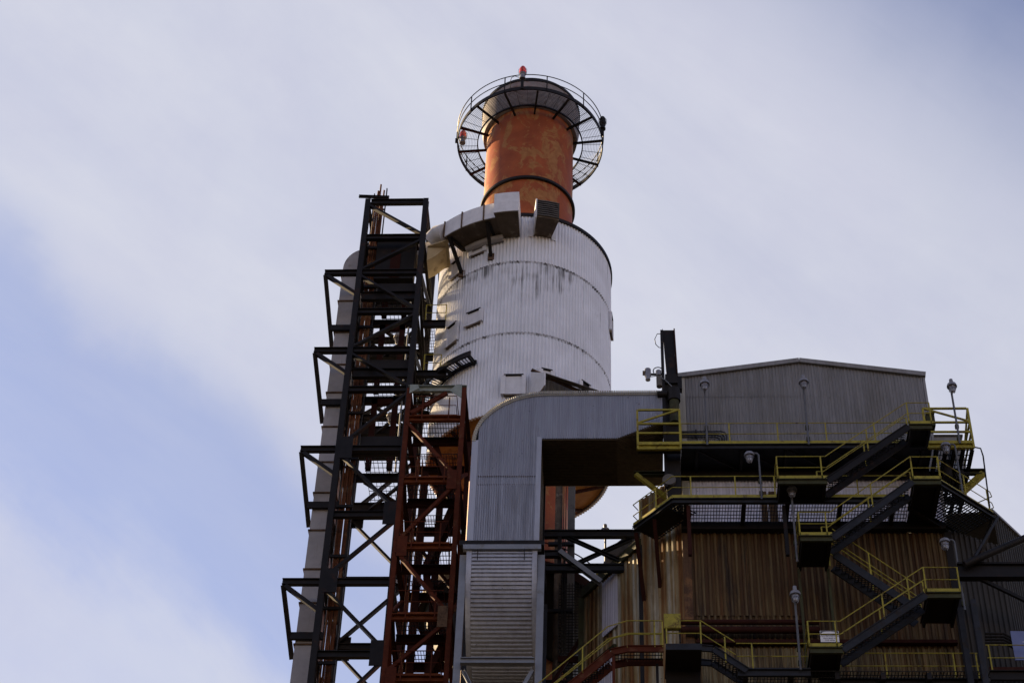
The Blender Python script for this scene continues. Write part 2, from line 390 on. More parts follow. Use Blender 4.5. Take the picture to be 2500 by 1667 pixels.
for p, h in ((b0, .85), (pol(CC, 4.1, -84, zg+.12), .3), (pol(CC, 4.12, 80, zg+.45), .5)):
    part('beacon_bracket', MB().beam(p+V((0, 0, -h)), p+V((0, 0, -.003)), .16, .12, (0, 1, 0)), 'black_steel', T)
pc = pol(CC, 4.14, -13, zg)
solo('beacon_cable', MB().tube([pc, pc+V((0, 0, .75)), pc+V((.05, 0, 1.0)), pc+V((.22, 0, 1.12)), pc+V((.42, 0, 1.02)), pc+V((.56, 0, .95))], .018, 6), 'black_steel', 'thin black cable looping up to the front red capped beacon', 'cable', smooth=True)

# ------------------------------------------------------------------ silo
RS = 4.44
T = thing('silo', 'white corrugated round silo around the orange chimney with black streaks', 'silo', (CC[0], CC[1], 59.5))
NR = 160
def course(z0, z1, dr):
    m = MB(); n = NR*6
    prof = [(RS-.12+dr, z0+.0), (RS+dr, z0), (RS+dr, z1), (RS-.12+dr, z1)]
    wob = lambda i: .030*math.tanh(2.2*math.sin(2*math.pi*i/6))
    return m.lathe(CC, prof, n, 0, 360, wob)
for z0, z1, dr in ((59.5, 64.55, -.05), (64.49, 69.34, -.025), (69.28, 72.5, 0)):
    part('cladding_course', course(z0, z1, dr), 'silo_white', T)
part('roof', MB().lathe(CC, [(2.45, 73.15), (RS+.02, 72.62), (RS+.02, 72.52), (2.45, 73.05), (2.45, 73.15)], 96), 'curb_white', T)
part('roof_flashing', MB().lathe(CC, [(RS+.03, 72.46), (RS+.10, 72.46), (RS+.10, 72.66), (RS+.03, 72.66), (RS+.03, 72.46)], 96), 'black_steel', T)
part('bottom_plate', MB().lathe(CC, [(2.46, 58.8), (RS-.2, 59.62), (RS-.2, 59.7), (2.46, 58.9), (2.46, 58.8)], 96), 'orange_rust', T, label='rusty orange brown funnel closing the underside')
for k in range(12):
    a = 15+k*30; part('bottom_rib', MB().beam(pol(CC, 2.5, a, 58.74), pol(CC, RS-.22, a, 59.52), .10, .14), 'maroon_steel', T)
def hatch(a, z, w, h, label=None, sill=True, open_=False):
    c = pol(CC, RS, a, z); n = V((math.sin(R_(a)), -math.cos(R_(a)), 0)); s = V((-n.y, n.x, 0)); u = V((0, 0, 1))
    c = c-n*.03
    if open_: o = part('hatch', MB().box(c+n*.04, s*w/2, u*h/2, n*.05), 'dark_box', T, label=label or 'open dark hatch')
    else: o = part('hatch', MB().box(c+n*.02, s*w/2, u*h/2, n*.05), 'curb_white', T, label=label)
    for k in (-1, 1): part('hatch_jamb', MB().box(c+n*.09+s*k*(w/2+.10), s*.10, u*(h/2+.02), n*.06), 'curb_white', o)
    part('hatch_lintel', MB().box(c+n*.10+u*(h/2+.045), s*(w/2+.08), u*.035, n*.06), 'black_steel', o)
    if sill: part('hatch_sill', MB().box(c+n*.08-u*(h/2+.07), s*(w/2+.06), u*.05, n*.05), 'soffit_dirt', o)
hatch(-29, 65.92, .66, .78); hatch(-47, 65.6, .60, 1.2); hatch(-1, 61.05, .76, 1.12)
hatch(18.7, 61.95, .38, .40, 'small dark vent hatch', True, False); hatch(46, 62.1, .45, .42, 'small dark opening', False, True)
hatch(-29, 70.7, .62, .66); hatch(-47.3, 70.2, .60, 1.0); hatch(84, 68.6, .5, 1.2, None, True, True); hatch(85, 62.6, .5, 1.1, None, True, True)
# sloping inlet chute with ribbed top that sinks behind the duct
n = V((math.sin(R_(27)), -math.cos(R_(27)), 0)); s = V((-n.y, n.x, 0)); c = pol(CC, RS-.1, 27, 61.35)
m = MB().ribs(c-s*1.35+n*.1+V((0, 0, .38)), s*2.7, n*1.5+V((0, 0, -1.25)), V((0, 0, 1)), 11, .04)
o = part('inlet_chute', m, 'duct_under', T, label='dark ribbed sloping chute above the grey duct')
part('chute_cheek', MB().poly([c-s*1.37+n*.05+V((0, 0, .45)), c-s*1.37+n*.05+V((0, 0, -1.6)), c-s*1.37+n*1.6+V((0, 0, -1.6)), c-s*1.37+n*1.6+V((0, 0, -.85))], -s*.05), 'curb_white', o)
part('chute_lintel', MB().beam(c-s*1.45+n*.16+V((0, 0, .48)), c+s*1.3+n*.16+V((0, 0, .10)), .14, .10), 'flange_rust', o)

# annular hood duct at the silo top
T = thing('hood_duct', 'white curved sheet metal duct hugging the top left of the silo', 'duct', pol(CC, 5.2, -20, 71))
def sector(r0, r1, z0, z1, a0, a1, n=12):
    return MB().lathe(CC, [(r0, z0), (r1, z0), (r1, z1), (r0, z1), (r0, z0)], n, a0, a1)
for a0, a1 in ((-41, -30.2), (-30, -18.2), (-18, -12)):
    part('duct_segment', sector(RS+.08, 5.88, 71.06, 72.1, a0, a1, 6), 'curb_white', T)
    part('segment_flange', sector(RS+.06, 5.93, 71.05, 72.15, a0-.3, a0+.3, 2), 'flange_rust', T)
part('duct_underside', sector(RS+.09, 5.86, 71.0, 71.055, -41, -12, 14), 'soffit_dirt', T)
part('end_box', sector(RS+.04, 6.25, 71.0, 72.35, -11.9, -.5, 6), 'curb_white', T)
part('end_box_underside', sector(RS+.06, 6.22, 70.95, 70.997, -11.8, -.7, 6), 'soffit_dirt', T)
for a, za, zb_ in ((-17.5, 69.8, 71.05), (-39.6, 69.5, 71.05)):
    part('support_strut', MB().ch(pol(CC, 5.75, a+1, 70.98), pol(CC, RS+.06, a-1.5, za), .16, .16), 'black_steel', T)
    part('support_strut', MB().ch(pol(CC, 5.75, a+1.8, 70.98), pol(CC, RS+.06, a+1, zb_), .16, .16), 'black_steel', T)
    part('strut_foot', MB().box(pol(CC, RS+.05, a-1.5, za), (.16, 0, 0), (0, .05, 0), (0, 0, .22)), 'flange_rust', T)
m = MB().lathe(CC, [(4.62+.2*math.cos(t*math.pi/4), 70.85+.2*math.sin(t*math.pi/4)) for t in range(9)], 20, -36, -11)
part('steam_pipe', m, 'pale_pipe', T, True)

# louvred vent box right of it
T = thing('louvre_vent', 'boxy louvred vent hood on the white silo front', 'vent', pol(CC, 5.1, 13.5, 71.2))
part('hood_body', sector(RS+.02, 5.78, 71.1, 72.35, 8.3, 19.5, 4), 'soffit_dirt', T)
part('side_cheek', sector(RS+.02, 5.79, 71.08, 72.4, 7.6, 8.28, 1), 'curb_white', T)
for k in range(8): part('louvre_blade', sector(5.80, 5.87, 71.18+.145*k, 71.24+.145*k, 8.4, 19.3, 2), 'roof_felt', T)
part('mounting_plate', sector(RS-.05, RS+.07, 71.0, 72.2, 4.6, 7.5, 2), 'curb_white', T); part('mounting_plate', sector(RS-.05, RS+.07, 71.0, 72.2, 19.7, 22.5, 2), 'curb_white', T)

# curved catwalk hugging the silo
T = thing('curved_catwalk', 'dark narrow curved catwalk wrapped round the left flank of the silo', 'catwalk', pol(CC, 4.9, -45, 62.9))
part('toe_plate', sector(5.04, 5.12, 62.80, 63.12, -86, -25, 20), 'black_steel', T)
part('inner_beam', sector(RS+.02, RS+.10, 62.80, 63.02, -86, -25, 20), 'black_steel', T)
m = MB()
for k in range(0, 62, 2): m.beam(pol(CC, RS+.08, -86+k, 62.98), pol(CC, 5.06, -86+k, 62.98), .03, .05)
part('grating', m, 'grating_steel', T)
for k in range(8): part('cross_bearer', MB().beam(pol(CC, RS, -84+k*8.2, 62.86), pol(CC, 5.05, -84+k*8.2, 62.86), .10, .14), 'black_steel', T)

# ------------------------------------------------------------------ pale flue pipe left of the dark tower
PX, PY, PR = -13.0, 68.0, .48
T = thing('flue_duct', 'pale grey jointed flue duct standing behind the black steel tower', 'duct', (PX, PY, 0))
def slab(pts, y0, y1): return MB().poly([(x, y0, z) for x, z in pts], (0, y1-y0, 0))
part('riser', slab([(PX-PR, 0), (PX+PR, 0), (PX+PR, 69.9), (PX-PR, 69.9)], PY-PR, PY+PR), 'pale_pipe', T)
arc = [(PX+.62-(.62+PR)*math.cos(R_(t)), 69.9+(.62+PR+.25)*math.sin(R_(t))) for t in range(0, 91, 10)]
part('elbow', slab(arc+[(PX+.62, 70.2), (PX+PR, 69.9)], PY-PR+.003, PY+PR-.003), 'pale_pipe', T, True)
part('cross_run', slab([(PX+.62, 70.3), (PX+.62, arc[-1][1]), (-8.9, 71.75), (-8.9, 70.95)], PY-PR, PY+PR-.006), 'pale_pipe', T)
z = 69.35; k = 0
while z > 36:
    part('joint_flange', MB().bx(PX-PR-.06, PX+PR+.06, PY-PR-.06, PY+PR+.06, z-.05, z+.02), 'flange_rust', T)
    z -= 2.12 if k % 3 else 1.78; k += 1
for x in (-11.4, -9.9): part('joint_flange', MB().bx(x-.03, x+.03, PY-PR-.06, PY+PR+.06, 70.2, 71.6), 'flange_rust', T)
T2 = thing('chute_connector', 'tan sheet metal connector between hood duct and black steel tower', 'chute', (-8.3, 67.5, 70))
part('box', MB().poly([(-9.25, 67.0, 70.9), (-8.2, 66.7, 71.05), (-8.2, 68.6, 71.05), (-9.25, 68.9, 70.9)], (0, 0, -.06)), 'tan_sheet', T2)
part('hopper', MB().poly([(-9.25, 67.05, 70.8), (-8.35, 67.2, 70.95), (-8.85, 67.2, 70.35), (-9.25, 67.2, 70.05)], (0, 1.3, 0)), 'tan_sheet', T2)
part('elbow', MB().tube([(-9.1, 67.4, 71.55), (-8.75, 67.1, 71.75), (-8.35, 66.85, 71.6)], .52, 20), 'curb_white', T2, True)

# ------------------------------------------------------------------ black steel tower
XL, XR, YA, YB = -12.35, -9.40, 66.15, 71.0
T = thing('black_steel_tower', 'tall black braced steel tower left of the silo', 'steel tower', (-10.9, 68.6, 0))
ZT = 73.35
for x in (XL, XR):
    for y in (YA, YB):
        part('post', MB().ib((x, y, 0), (x, y, ZT), .27, .28, (0, 1, 0), .035), 'black_steel', T)
nodes = [73.2, 70.62, 68.15, 65.5, 62.97, 60.5, 56.92, 53.2, 49.6, 45.95, 42.0, 38.0]
def lat(x0, y0, x1, y1, zs, first):
    a, b2 = (x0, y0), (x1, y1)
    if not first: a, b2 = b2, a
    for z0, z1 in zip(zs, zs[1:]):
        part('diagonal_brace', MB().beam((a[0], a[1], z0-.2), (b2[0], b2[1], z1+.12), .12 if y0 == y1 else .10, .22 if y0 == y1 else .15, (0, 1, 0) if y0 == y1 else (1, 0, 0)), 'black_steel', T)
        a, b2 = b2, a
for z in nodes:
    for y in (YA, YB):
        part('cross_beam', MB().ib((XL+.15, y, z), (XR-.15, y, z), .22, .32, t=.035), 'black_steel', T)
    for x in (XL, XR):
        part('side_beam', MB().ib((x, YA+.15, z), (x, YB-.15, z), .16, .18, t=.03), 'black_steel', T)
lat(XL, YA-.02, XR, YA-.02, nodes, True); lat(XL, YB, XR, YB, nodes, True)
lat(XL, YA, XL, YB, nodes, False); lat(XR, YA, XR, YB, nodes, True)
# gussets at the brace nodes
for i, z in enumerate(nodes[6:11]):
    x = XR-.12 if i % 2 else XL+.12
    for y in (YA-.14, YB+.14): part('gusset_plate', MB().box((x+(-.22 if i % 2 else .22), y, z), (.30, 0, 0), (0, .015, 0), (0, 0, .62)), 'black_steel', T)
# left outriggers that steady the flue pipe
for zt, zs in ((68.15, 65.6), (62.97, 60.8), (56.92, 54.7), (49.6, 47.7), (42.0, 40.2)):
    tip = V((-14.08, YA, zt))
    part('outrigger_beam', MB().ib(tip, (XL-.15, YA, zt), .22, .30), 'black_steel', T)
    part('outrigger_brace', MB().beam(tip+V((.15, 0, -.2)), (XL-.10, YA, zt-1.42), .18, .18), 'black_steel', T)
    part('outrigger_strut', MB().ib(tip+V((.05, 0, -.15)), (-13.62, PY, zs-.75), .20, .22, (0, 1, 0)), 'black_steel', T)
    part('pipe_saddle', MB().beam((-13.68, PY-.62, zs), (XL+.1, PY-.62, zs), .14, .34), 'black_steel', T)
part('top_beam', MB().ib((-12.85, YA-.05, 73.62), (-11.3, YA-.05, 73.52), .12, .14), 'black_steel', T)
# working platforms inside the tower
for zp in (67.05, 62.0, 57.3):
    for y in (YA+.35, YB-.35): part('platform_beam', MB().ib((XL+.15, y, zp-.2), (XR-.15, y, zp-.2), .22, .52), 'black_steel', T)
    part('platform_beam', MB().ib((XL+.15, 68.4, zp-.22), (XR-.15, 68.4, zp-.22), .22, .40), 'black_steel', T)
    part('platform_grating', MB().grate((XL+1.0, YA+.45, zp+.05), (XR-XL-1.15, 0, 0), (0, YB-YA-.9, 0), .20, .34, .02, .035), 'grating_steel', T)
    for q in (0, 1):
        xa, xb = (XL+.9, XR-.2) if q else (XR-.2, XL+.9)
        part('plan_brace', MB().beam((xa, 68.6, zp-.30), (xb, YB-.3, zp-.30), .14, .12), 'black_steel', T)
    part('kick_plate', MB().bx(XL+.95, XR-.16, YA+.20, YA+.26, zp+.02, zp+.55), 'dark_box', T)
# hoist frame standing at the back of the tower
for za, zb_ in ((67.0, 71.0), (62.0, 66.4), (57.3, 61.6)):
    for x in (-11.26, -10.28): part('hoist_column', MB().ib((x, 68.1, za), (x, 68.1, zb_), .26, .20, (0, 1, 0)), 'maroon_steel', T)
    part('hoist_head', MB().bx(-11.4, -10.14, 68.0, 68.2, zb_-.35, zb_), 'maroon_steel', T)
    for x in (-10.0, -9.62): part('conduit', MB().tube([(x, 68.2, za), (x, 68.2, zb_)], .045, 6), 'galv_steel', T)
m = MB().bx(-11.75, -9.80, 66.75, 67.35, 68.35, 70.95); o = part('hoist_house', m, 'dark_box', T)
part('hoist_door', MB().bx(-11.0, -10.5, 66.71, 66.747, 68.4, 70.3), 'maroon_steel', o)
part('hoist_roof', MB().bx(-11.82, -9.72, 66.68, 67.42, 70.96, 71.04), 'maroon_steel', o)

# rusty pipe rack climbing through the tower
T = thing('pipe_rack', 'bundle of rusty orange pipes on a ladder tray climbing the black tower', 'pipe rack', (-11.75, 67.3, 0))
for k in range(5):
    x = -12.20+.10*k; y = 67.3+.05*(k % 2)
    pts = [(x, y, 0)]+[(x+random.uniform(-.02, .02), y, 40+q*6) for q in range(6)]+[(x, y, 74.9+.45*(k % 3))]
    part('pipe', MB().tube(pts, .045+.012*(k % 2), 8), 'rust_pipe', T, True)
for x in (-12.30, -11.68): part('tray_rail', MB().beam((x, 67.42, 30), (x, 67.42, 75.6 if x > -12 else 75.2), .05, .12, (0, 1, 0)), 'black_steel' if x < -12 else 'slate_steel', T)
for k in range(40):
    if k % 3 == 0: part('tray_rung', MB().beam((-12.30, 67.44, 37+k*.95), (-11.68, 67.44, 37+k*.95), .07, .09), 'black_steel', T)
for k in range(13): part('pipe_clamp', MB().beam((-12.45, 67.2, 38+k*2.75), (-11.6, 67.2, 38+k*2.75), .08, .14), 'black_steel', T)
# ------------------------------------------------------------------ red stair tower
X0, X1, Y0, Y1 = -8.88, -6.48, 62.6, 66.0
T = thing('red_stair_tower', 'rust red open steel stair tower between black tower and grey duct', 'stair tower', ((X0+X1)/2, 64.3, 0))
ZR = 57.35
for x in (X0, X1):
    for y in (Y0, Y1): part('post', MB().ib((x, y, 0), (x, y, ZR), .20, .22, (0, 1, 0), .03), 'red_steel' if y == Y0 else 'maroon_steel', T)
part('top_beam', MB().ch((X0-.05, Y0-.02, ZR-.02), (X1+.1, Y0-.02, ZR-.02), .16, .34), 'green_steel', T, label='pale green top beam')
part('top_gusset', MB().poly([(X1-.62, Y0-.14, ZR-.22), (X1-.1, Y0-.14, ZR-.62), (X1-.1, Y0-.14, ZR+.15), (X1-.35, Y0-.14, ZR+.15)], (0, .03, 0)), 'green_steel', T)
part('top_gusset', MB().poly([(X0+.02, Y0-.14, ZR-.35), (X0+.45, Y0-.14, ZR-.05), (X0+.35, Y0-.14, ZR+.15), (X0+.02, Y0-.14, ZR+.15)], (0, .03, 0)), 'green_steel', T)
for x in (X0, X1): part('top_side_beam', MB().ib((x, Y0+.13, ZR-.1), (x, Y1-.12, ZR-.1), .16, .24), 'maroon_steel', T)
part('top_back_beam', MB().ib((X0+.13, Y1, ZR-.1), (X1-.13, Y1, ZR-.1), .16, .24), 'maroon_steel', T)
lv = [55.55, 52.15, 48.7, 45.25, 42.4, 38.9]
for i, z in enumerate(lv):
    part('platform_channel', MB().ch((X0+.10, Y0-.05, z+.03), (X1-.10, Y0-.05, z+.03), .18, .28), 'rust_channel', T)
    part('kick_plate', MB().bx(X0+.30, X1-.22, Y0-.02, Y0+.03, z+.182, z+.32), 'rust_channel', T)
    part('platform_back_beam', MB().ch((X0+.13, Y1, z), (X1-.13, Y1, z), .18, .40), 'maroon_steel', T)
    part('platform_mid_beam', MB().ch((X0+.13, 64.0, z-.02), (X1-.13, 64.0, z-.02), .18, .40), 'maroon_steel', T)
    for x in (X0, X1): part('platform_side_beam', MB().ch((x, Y0+.12, z), (x, Y1-.12, z), .16, .36), 'maroon_steel', T)
    part('platform_grating', MB().grate((X0+.2, Y0+.1, z+.17), (X1-X0-.4, 0, 0), (0, 1.35, 0), .12, .3, .02, .04), 'grating_steel', T)
    part('platform_grating', MB().grate((X0+.2, Y1-.95, z+.17), (X1-X0-.4, 0, 0), (0, .85, 0), .12, .3, .02, .04), 'grating_steel', T)
    pts = [(X0+.25, Y0-.16, z+.18), (X1-.30, Y0-.16, z+.18)]
    railing(T, pts+[(X1-.30, Y0+1.1, z+.18)], 'red_steel', 1.07, posts=[(X0+.65, Y0-.16, z+.1), (X1-.60, Y0-.16, z+.1), (X1-.3, Y0+1.1, z+.15)], drop=.25)
    if i < 5:
        zn = lv[i+1]
        a, b2 = (X0+.05, X1-.15) if i % 2 == 0 else (X1-.15, X0+.05)
        part('front_brace', MB().beam((a, Y0-.06, z-.22), (b2, Y0-.06, zn+.30), .14, .17, (0, 1, 0)), 'red_steel', T)
        xg = X1-.28 if i % 2 == 0 else X0+.28
        part('gusset_plate', MB().box((xg, Y0-.17, zn), (.20, 0, 0), (0, .014, 0), (0, 0, .50)), 'flange_rust' if i == 2 else 'red_steel', T)
        for x in (X0, X1):
            part('side_brace', MB().beam((x, Y0 if i % 2 else Y1, z-.2), (x, Y1 if i % 2 else Y0, zn+.2), .14, .14, (1, 0, 0)), 'red_steel', T)
        part('back_brace', MB().beam((b2, Y1+.02, z-.2), (a, Y1+.02, zn+.2), .16, .16, (0, 1, 0)), 'maroon_steel', T)
        # stair flight inside
        xa, xb = (X0+1.05, X1-.3)
        za, zb2 = (zn+.15, z+.15)
        for y in (64.15, 64.95):
            p, q = ((xa, y, za), (xb, y, zb2)) if i % 2 else ((xb, y, za), (xa, y, zb2))
            part('stair_stringer', MB().beam(p, q, .05, .26), 'maroon_steel', T)
        m = MB()
        for k in range(1, 14):
            f = k/14; x = xa+(xb-xa)*(f if i % 2 else 1-f); zz = za+(zb2-za)*f
            m.bx(x-.13, x+.13, 64.18, 64.92, zz-.02, zz+.02)
        part('stair_treads', m, 'maroon_steel', T)
part('front_brace', MB().ch((X0+.15, Y0-.06, lv[0]+.35), (X1-.75, Y0-.06, ZR-.3), .18, .14, (0, 1, 0)), 'red_steel', T)
# lift shaft in the middle of the tower
for x in (X0+.62, X0+1.35): part('shaft_column', MB().ib((x, 65.5, 0), (x, 65.5, 55.0), .28, .24, (0, 1, 0)), 'maroon_steel', T)
for k in range(3): part('conduit', MB().tube([(X0+.3+.13*k, 64.6, 30), (X0+.3+.13*k, 64.6, 55)], .025, 6), 'rust_pipe', T)

# dark beams joining black tower, red tower and silo
T = thing('link_platform', 'dark upper link platform between black tower and silo flank', 'platform', (-8.9, 68.8, 66.5), 'link platforms beside the silo')
part('deck_beam', MB().ib((-9.3, 68.2, 66.6), (-8.2, 68.2, 66.6), .2, .4), 'black_steel', T)
part('deck_beam', MB().ib((-9.3, 70.6, 66.6), (-8.75, 70.6, 66.6), .2, .4), 'black_steel', T)
part('deck_grating', MB().grate((-9.25, 68.25, 66.8), (.45, 0, 0), (0, 2.4, 0), .11, .22), 'grating_steel', T)
railing(T, [(-9.2, 68.15, 66.8), (-8.2, 68.15, 66.8)], 'yellow_paint')
T = thing('link_platform', 'dark lower link platform joining black tower to the curved catwalk', 'platform', (-8.9, 68.8, 62.8), 'link platforms beside the silo')
part('deck_beam', MB().ib((-9.3, 67.6, 62.75), (-7.9, 67.6, 62.75), .2, .36), 'black_steel', T)
part('deck_beam', MB().ib((-9.3, 70.6, 62.75), (-8.9, 70.6, 62.75), .2, .36), 'black_steel', T)
part('deck_grating', MB().grate((-9.25, 67.7, 62.97), (.40, 0, 0), (0, 2.8, 0), .11, .22), 'grating_steel', T)
railing(T, [(-9.0, 67.55, 62.9), (-8.2, 67.55, 62.9)], 'yellow_paint')

# ------------------------------------------------------------------ corrugated grey duct
YD, YE = 58.6, 61.55
DX0, DX1 = -5.60, -2.88; ZB, ZC = 51.1, 53.55      # top run: underside and top
T = thing('corrugated_duct', 'grey corrugated elbow duct curving from vertical to the boiler house', 'duct', (-4.2, 60, 40))
RC = 2.62; RX = 2.95
def duct_top(x):
    if x < DX0+RX: d = (DX0+RX-x)/RX; return ZC-RC+math.sqrt(max(0, 1-d*d))*RC
    return ZC
def duct_bot(x):
    if x < DX1: return 45.95
    if x < .15: return ZB
    return min(51.9, ZB+.48*(x-.15))
XE = 2.0
m = MB(); n = 84; base = 0; cols = 0
for i in range(n):
    for fr, h in ((0, 0), (.28, 0), (.40, 1), (.72, 1), (.84, 0)):
        x = DX0+.22+(XE-DX0-.22)*(i+fr)/n; y = YD-.05*h
        m.rid[len(m.v)] = m.rid[len(m.v)+1] = 1.0 if fr == .72 else 0.0
        m.v += [V((x, y, duct_bot(x))), V((x, y, duct_top(x)-.02))]; cols += 1
for i in range(cols-1):
    q = 2*i; m.f.append([q, q+2, q+3, q+1])
part('front_cladding', m, 'galv_clad', T)
# lapped second sheet on the vertical leg
for z0, z1, dx in ((48.72, 49.10, .0), (49.15, 49.19, 0)):
    part('sheet_lap', MB().corr((DX0+.25, YD-.012), (DX1-.05, YD-.012), z0, z0+.05, .09, .035), 'flange_rust', T)
part('front_cladding', MB().corr((DX0+.24, YD-.02), (DX1-.16, YD-.02), 45.95, 48.72, .0905, .05), 'galv_clad', T)
# rounded top skin, left side, right side, undersides
m = MB(); pr = []
pts = [(DX0, 45.95)]+[(DX0+RX-RX*math.cos(R_(t)), ZC-RC+RC*math.sin(R_(t))) for t in range(0, 91, 5)]+[(XE, ZC)]
for x, z in pts: m.v += [V((x, YD-.02, z)), V((x, YE, z))]
for i in range(len(pts)-1): m.f.append([2*i, 2*i+1, 2*i+3, 2*i+2])
part('outer_skin', m, 'galv_clad_brown', T)
m = MB(); tp = path_pts([(x, YD-.055, z) for x, z in pts[1:]], .095)
for p, q in zip(tp, tp[1:]):
    c = (p+q)/2; d = (q-p)*.36; nn = V((-d.z, 0, d.x)).normalized(); m.box(c-nn*.045, d, V((0, .03, 0)), nn*.075)
part('edge_trim', m, 'galv_clad_brown', T)
part('edge_strip', MB().tube([p+V((.0, -.0, -.16)) for p in [V((x+.02, YD-.05, z)) for x, z in pts[3:]]], .035, 5), 'galv_clad_brown', T)
part('corner_strip', MB().bx(DX0-.02, DX0+.24, YD-.07, YD+.05, 45.97, 51.0), 'galv_clad', T)
part('corner_strip', MB().bx(DX1-.17, DX1+.03, YD-.065, YD+.06, 45.97, 51.15), 'galv_clad', T)
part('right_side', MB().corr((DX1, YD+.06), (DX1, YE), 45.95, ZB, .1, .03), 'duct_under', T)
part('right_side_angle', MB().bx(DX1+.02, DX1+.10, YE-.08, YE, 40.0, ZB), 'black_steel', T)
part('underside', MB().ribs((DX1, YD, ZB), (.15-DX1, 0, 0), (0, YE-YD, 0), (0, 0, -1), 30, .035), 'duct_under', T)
m = MB().ribs((.15, YD, ZB), (XE-.15, 0, .48*(XE-.15)), (0, YE-YD, 0), (0, 0, -1), 30, .035)
for v in m.v:      # only the front edge climbs, the back edge stays level
    f = 1-(v.y-YD)/(YE-YD); v.z = ZB-.02+(v.z-ZB+.02)*f
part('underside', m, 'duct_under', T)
part('back_side', MB().poly([(DX0, YE, 46), (DX1, YE, 46), (DX1, YE, ZB), (XE, YE, ZB), (XE, YE, ZC), (DX0+RX, YE, ZC), (DX0+.9, YE, ZC-.8), (DX0, YE, ZC-RC)], (0, .05, 0)), 'galv_clad_brown', T)
# lower bent section with level ribs
ZL = 45.72
part('joint_flange', MB().bx(DX0-.28, DX1+.22, YD-.16, YE, 45.74, 45.95), 'black_steel', T)
part('joint_channel', MB().bx(DX0-.12, DX1+.12, YD-.20, YD, 45.52, 45.735), 'galv_steel', T)
m = MB(); N = 34; q = 0; RB = 3.75
def curve(f):           # quarter bend that turns back under the duct
    t = f*R_(84); return YD-.04+RB*(1-math.cos(t)), ZL-.2-RB*math.sin(t)
for i in range(N):
    for fr, h in ((0, 0), (.30, 0), (.42, 1), (.70, 1), (.82, 0)):
        f = (i+fr)/N; y, z = curve(f); t = f*R_(84); nn = V((0, -math.cos(t), -math.sin(t)))
        p = V((0, y, z))+nn*.06*h
        if fr == .82: m.rid[len(m.v)] = m.rid[len(m.v)+1] = 1.0
        m.v += [V((DX0+.22, p.y, p.z)), V((DX1-.22, p.y, p.z))]; q += 1
for i in range(q-1): m.f.append([2*i, 2*i+1, 2*i+3, 2*i+2])
part('elbow_ribbed_face', m, 'galv_clad', T)
pts = [curve(f/20) for f in range(21)]
for xa, xb in ((DX0+.02, DX0+.215), (DX1-.215, DX1-.02)):
    m = MB()
    for (y, z), (y2, z2) in zip(pts, pts[1:]): m.poly([(xa, y-.05, z), (xb, y-.05, z), (xb, y2-.05, z2), (xa, y2-.05, z2)], (0, .05, .0))
    part('elbow_edge_strip', m, 'galv_clad', T)
for x in (DX0+.1, DX1-.15):
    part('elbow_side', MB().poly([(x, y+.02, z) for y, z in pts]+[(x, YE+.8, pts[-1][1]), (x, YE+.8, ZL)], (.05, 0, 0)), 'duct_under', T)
for x in (DX0+.45, DX1-.5): part('lifting_hook', MB().bx(x-.015, x+.015, YD-.24, YD-.20, 45.0, 45.5), 'black_steel', T)
# support frame of the duct
T = thing('duct_support_frame', 'grey steel legs and braces under the corrugated duct', 'support frame', (-4.2, 60, 0))
for x in (DX0-.12, DX1+.12):
    part('leg', MB().ib((x, YD+.25, 0), (x, YD+.25, 45.5), .26, .20, (0, 1, 0)), 'galv_steel', T)
    part('leg', MB().ib((x, YE+.5, 0), (x, YE+.5, 45.5), .26, .20, (0, 1, 0)), 'slate_steel', T)
part('tie_beam', MB().ib((DX0+.02, YD-.1, 40.55), (DX1-.02, YD-.1, 40.55), .2, .24), 'galv_steel', T)
for s in (0, 1):
    x = DX0+.1 if s == 0 else DX1-.1; xm = (DX0+DX1)/2
    part('knee_brace', MB().ch((x, YD+.25, 40.4), (xm+(-.25 if s == 0 else .25), YD+.25, 38.2), .14, .14), 'galv_steel', T)
part('hopper_back', MB().ribs((DX0+.1, 62.5, 38.0), (DX1-DX0-.2, 0, 0), (0, -.35, 3.8), (0, -1, 0), 20, .04), 'duct_under', T)

T = thing('sun_block_casing', 'dark rusty box casing added behind the grey duct to block sun from the left walls', 'casing', (-4.5, 65, 0))  # added box behind the duct, keeps sun off the boiler house left walls
part('body', MB().bx(-5.9, -3.15, 62.3, 68.4, 36, 49.6), 'steel_sheet_brown', T)
for z in (39.0, 43.0, 47.0): part('stiffener', MB().bx(-3.145, -3.03, 62.3, 68.3, z-.07, z+.07), 'maroon_steel', T)
for x, y in ((-5.8, 62.4), (-3.3, 62.4), (-5.8, 68.2), (-3.3, 68.2)): part('leg', MB().bx(x-.12, x+.12, y-.1, y+.1, 0, 35.99), 'black_steel', T)
# vertical riser with ladder rails behind the duct
T = thing('riser_duct', 'narrow grey vertical riser casing beside the red chimney shaft', 'riser', (-2.0, 67, 0))
part('casing', MB().bx(-2.02, -1.72, 66.8, 67.4, 0, 59.2), 'roof_felt', T)
part('pipe', MB().tube([(-2.42, 66.9, 0), (-2.42, 66.9, 58.9)], .16, 14), 'soffit_dirt', T, True)
for x in (-2.2, -2.1): part('ladder_rail', MB().beam((x, 66.6, 30), (x, 66.6, 56), .03, .05, (0, 1, 0)), 'black_steel', T)
for z in (55.5, 52.0, 48.5, 45): part('pipe_bracket', MB().bx(-2.85, -1.75, 66.62, 66.78, z-.07, z+.07), 'black_steel', T)

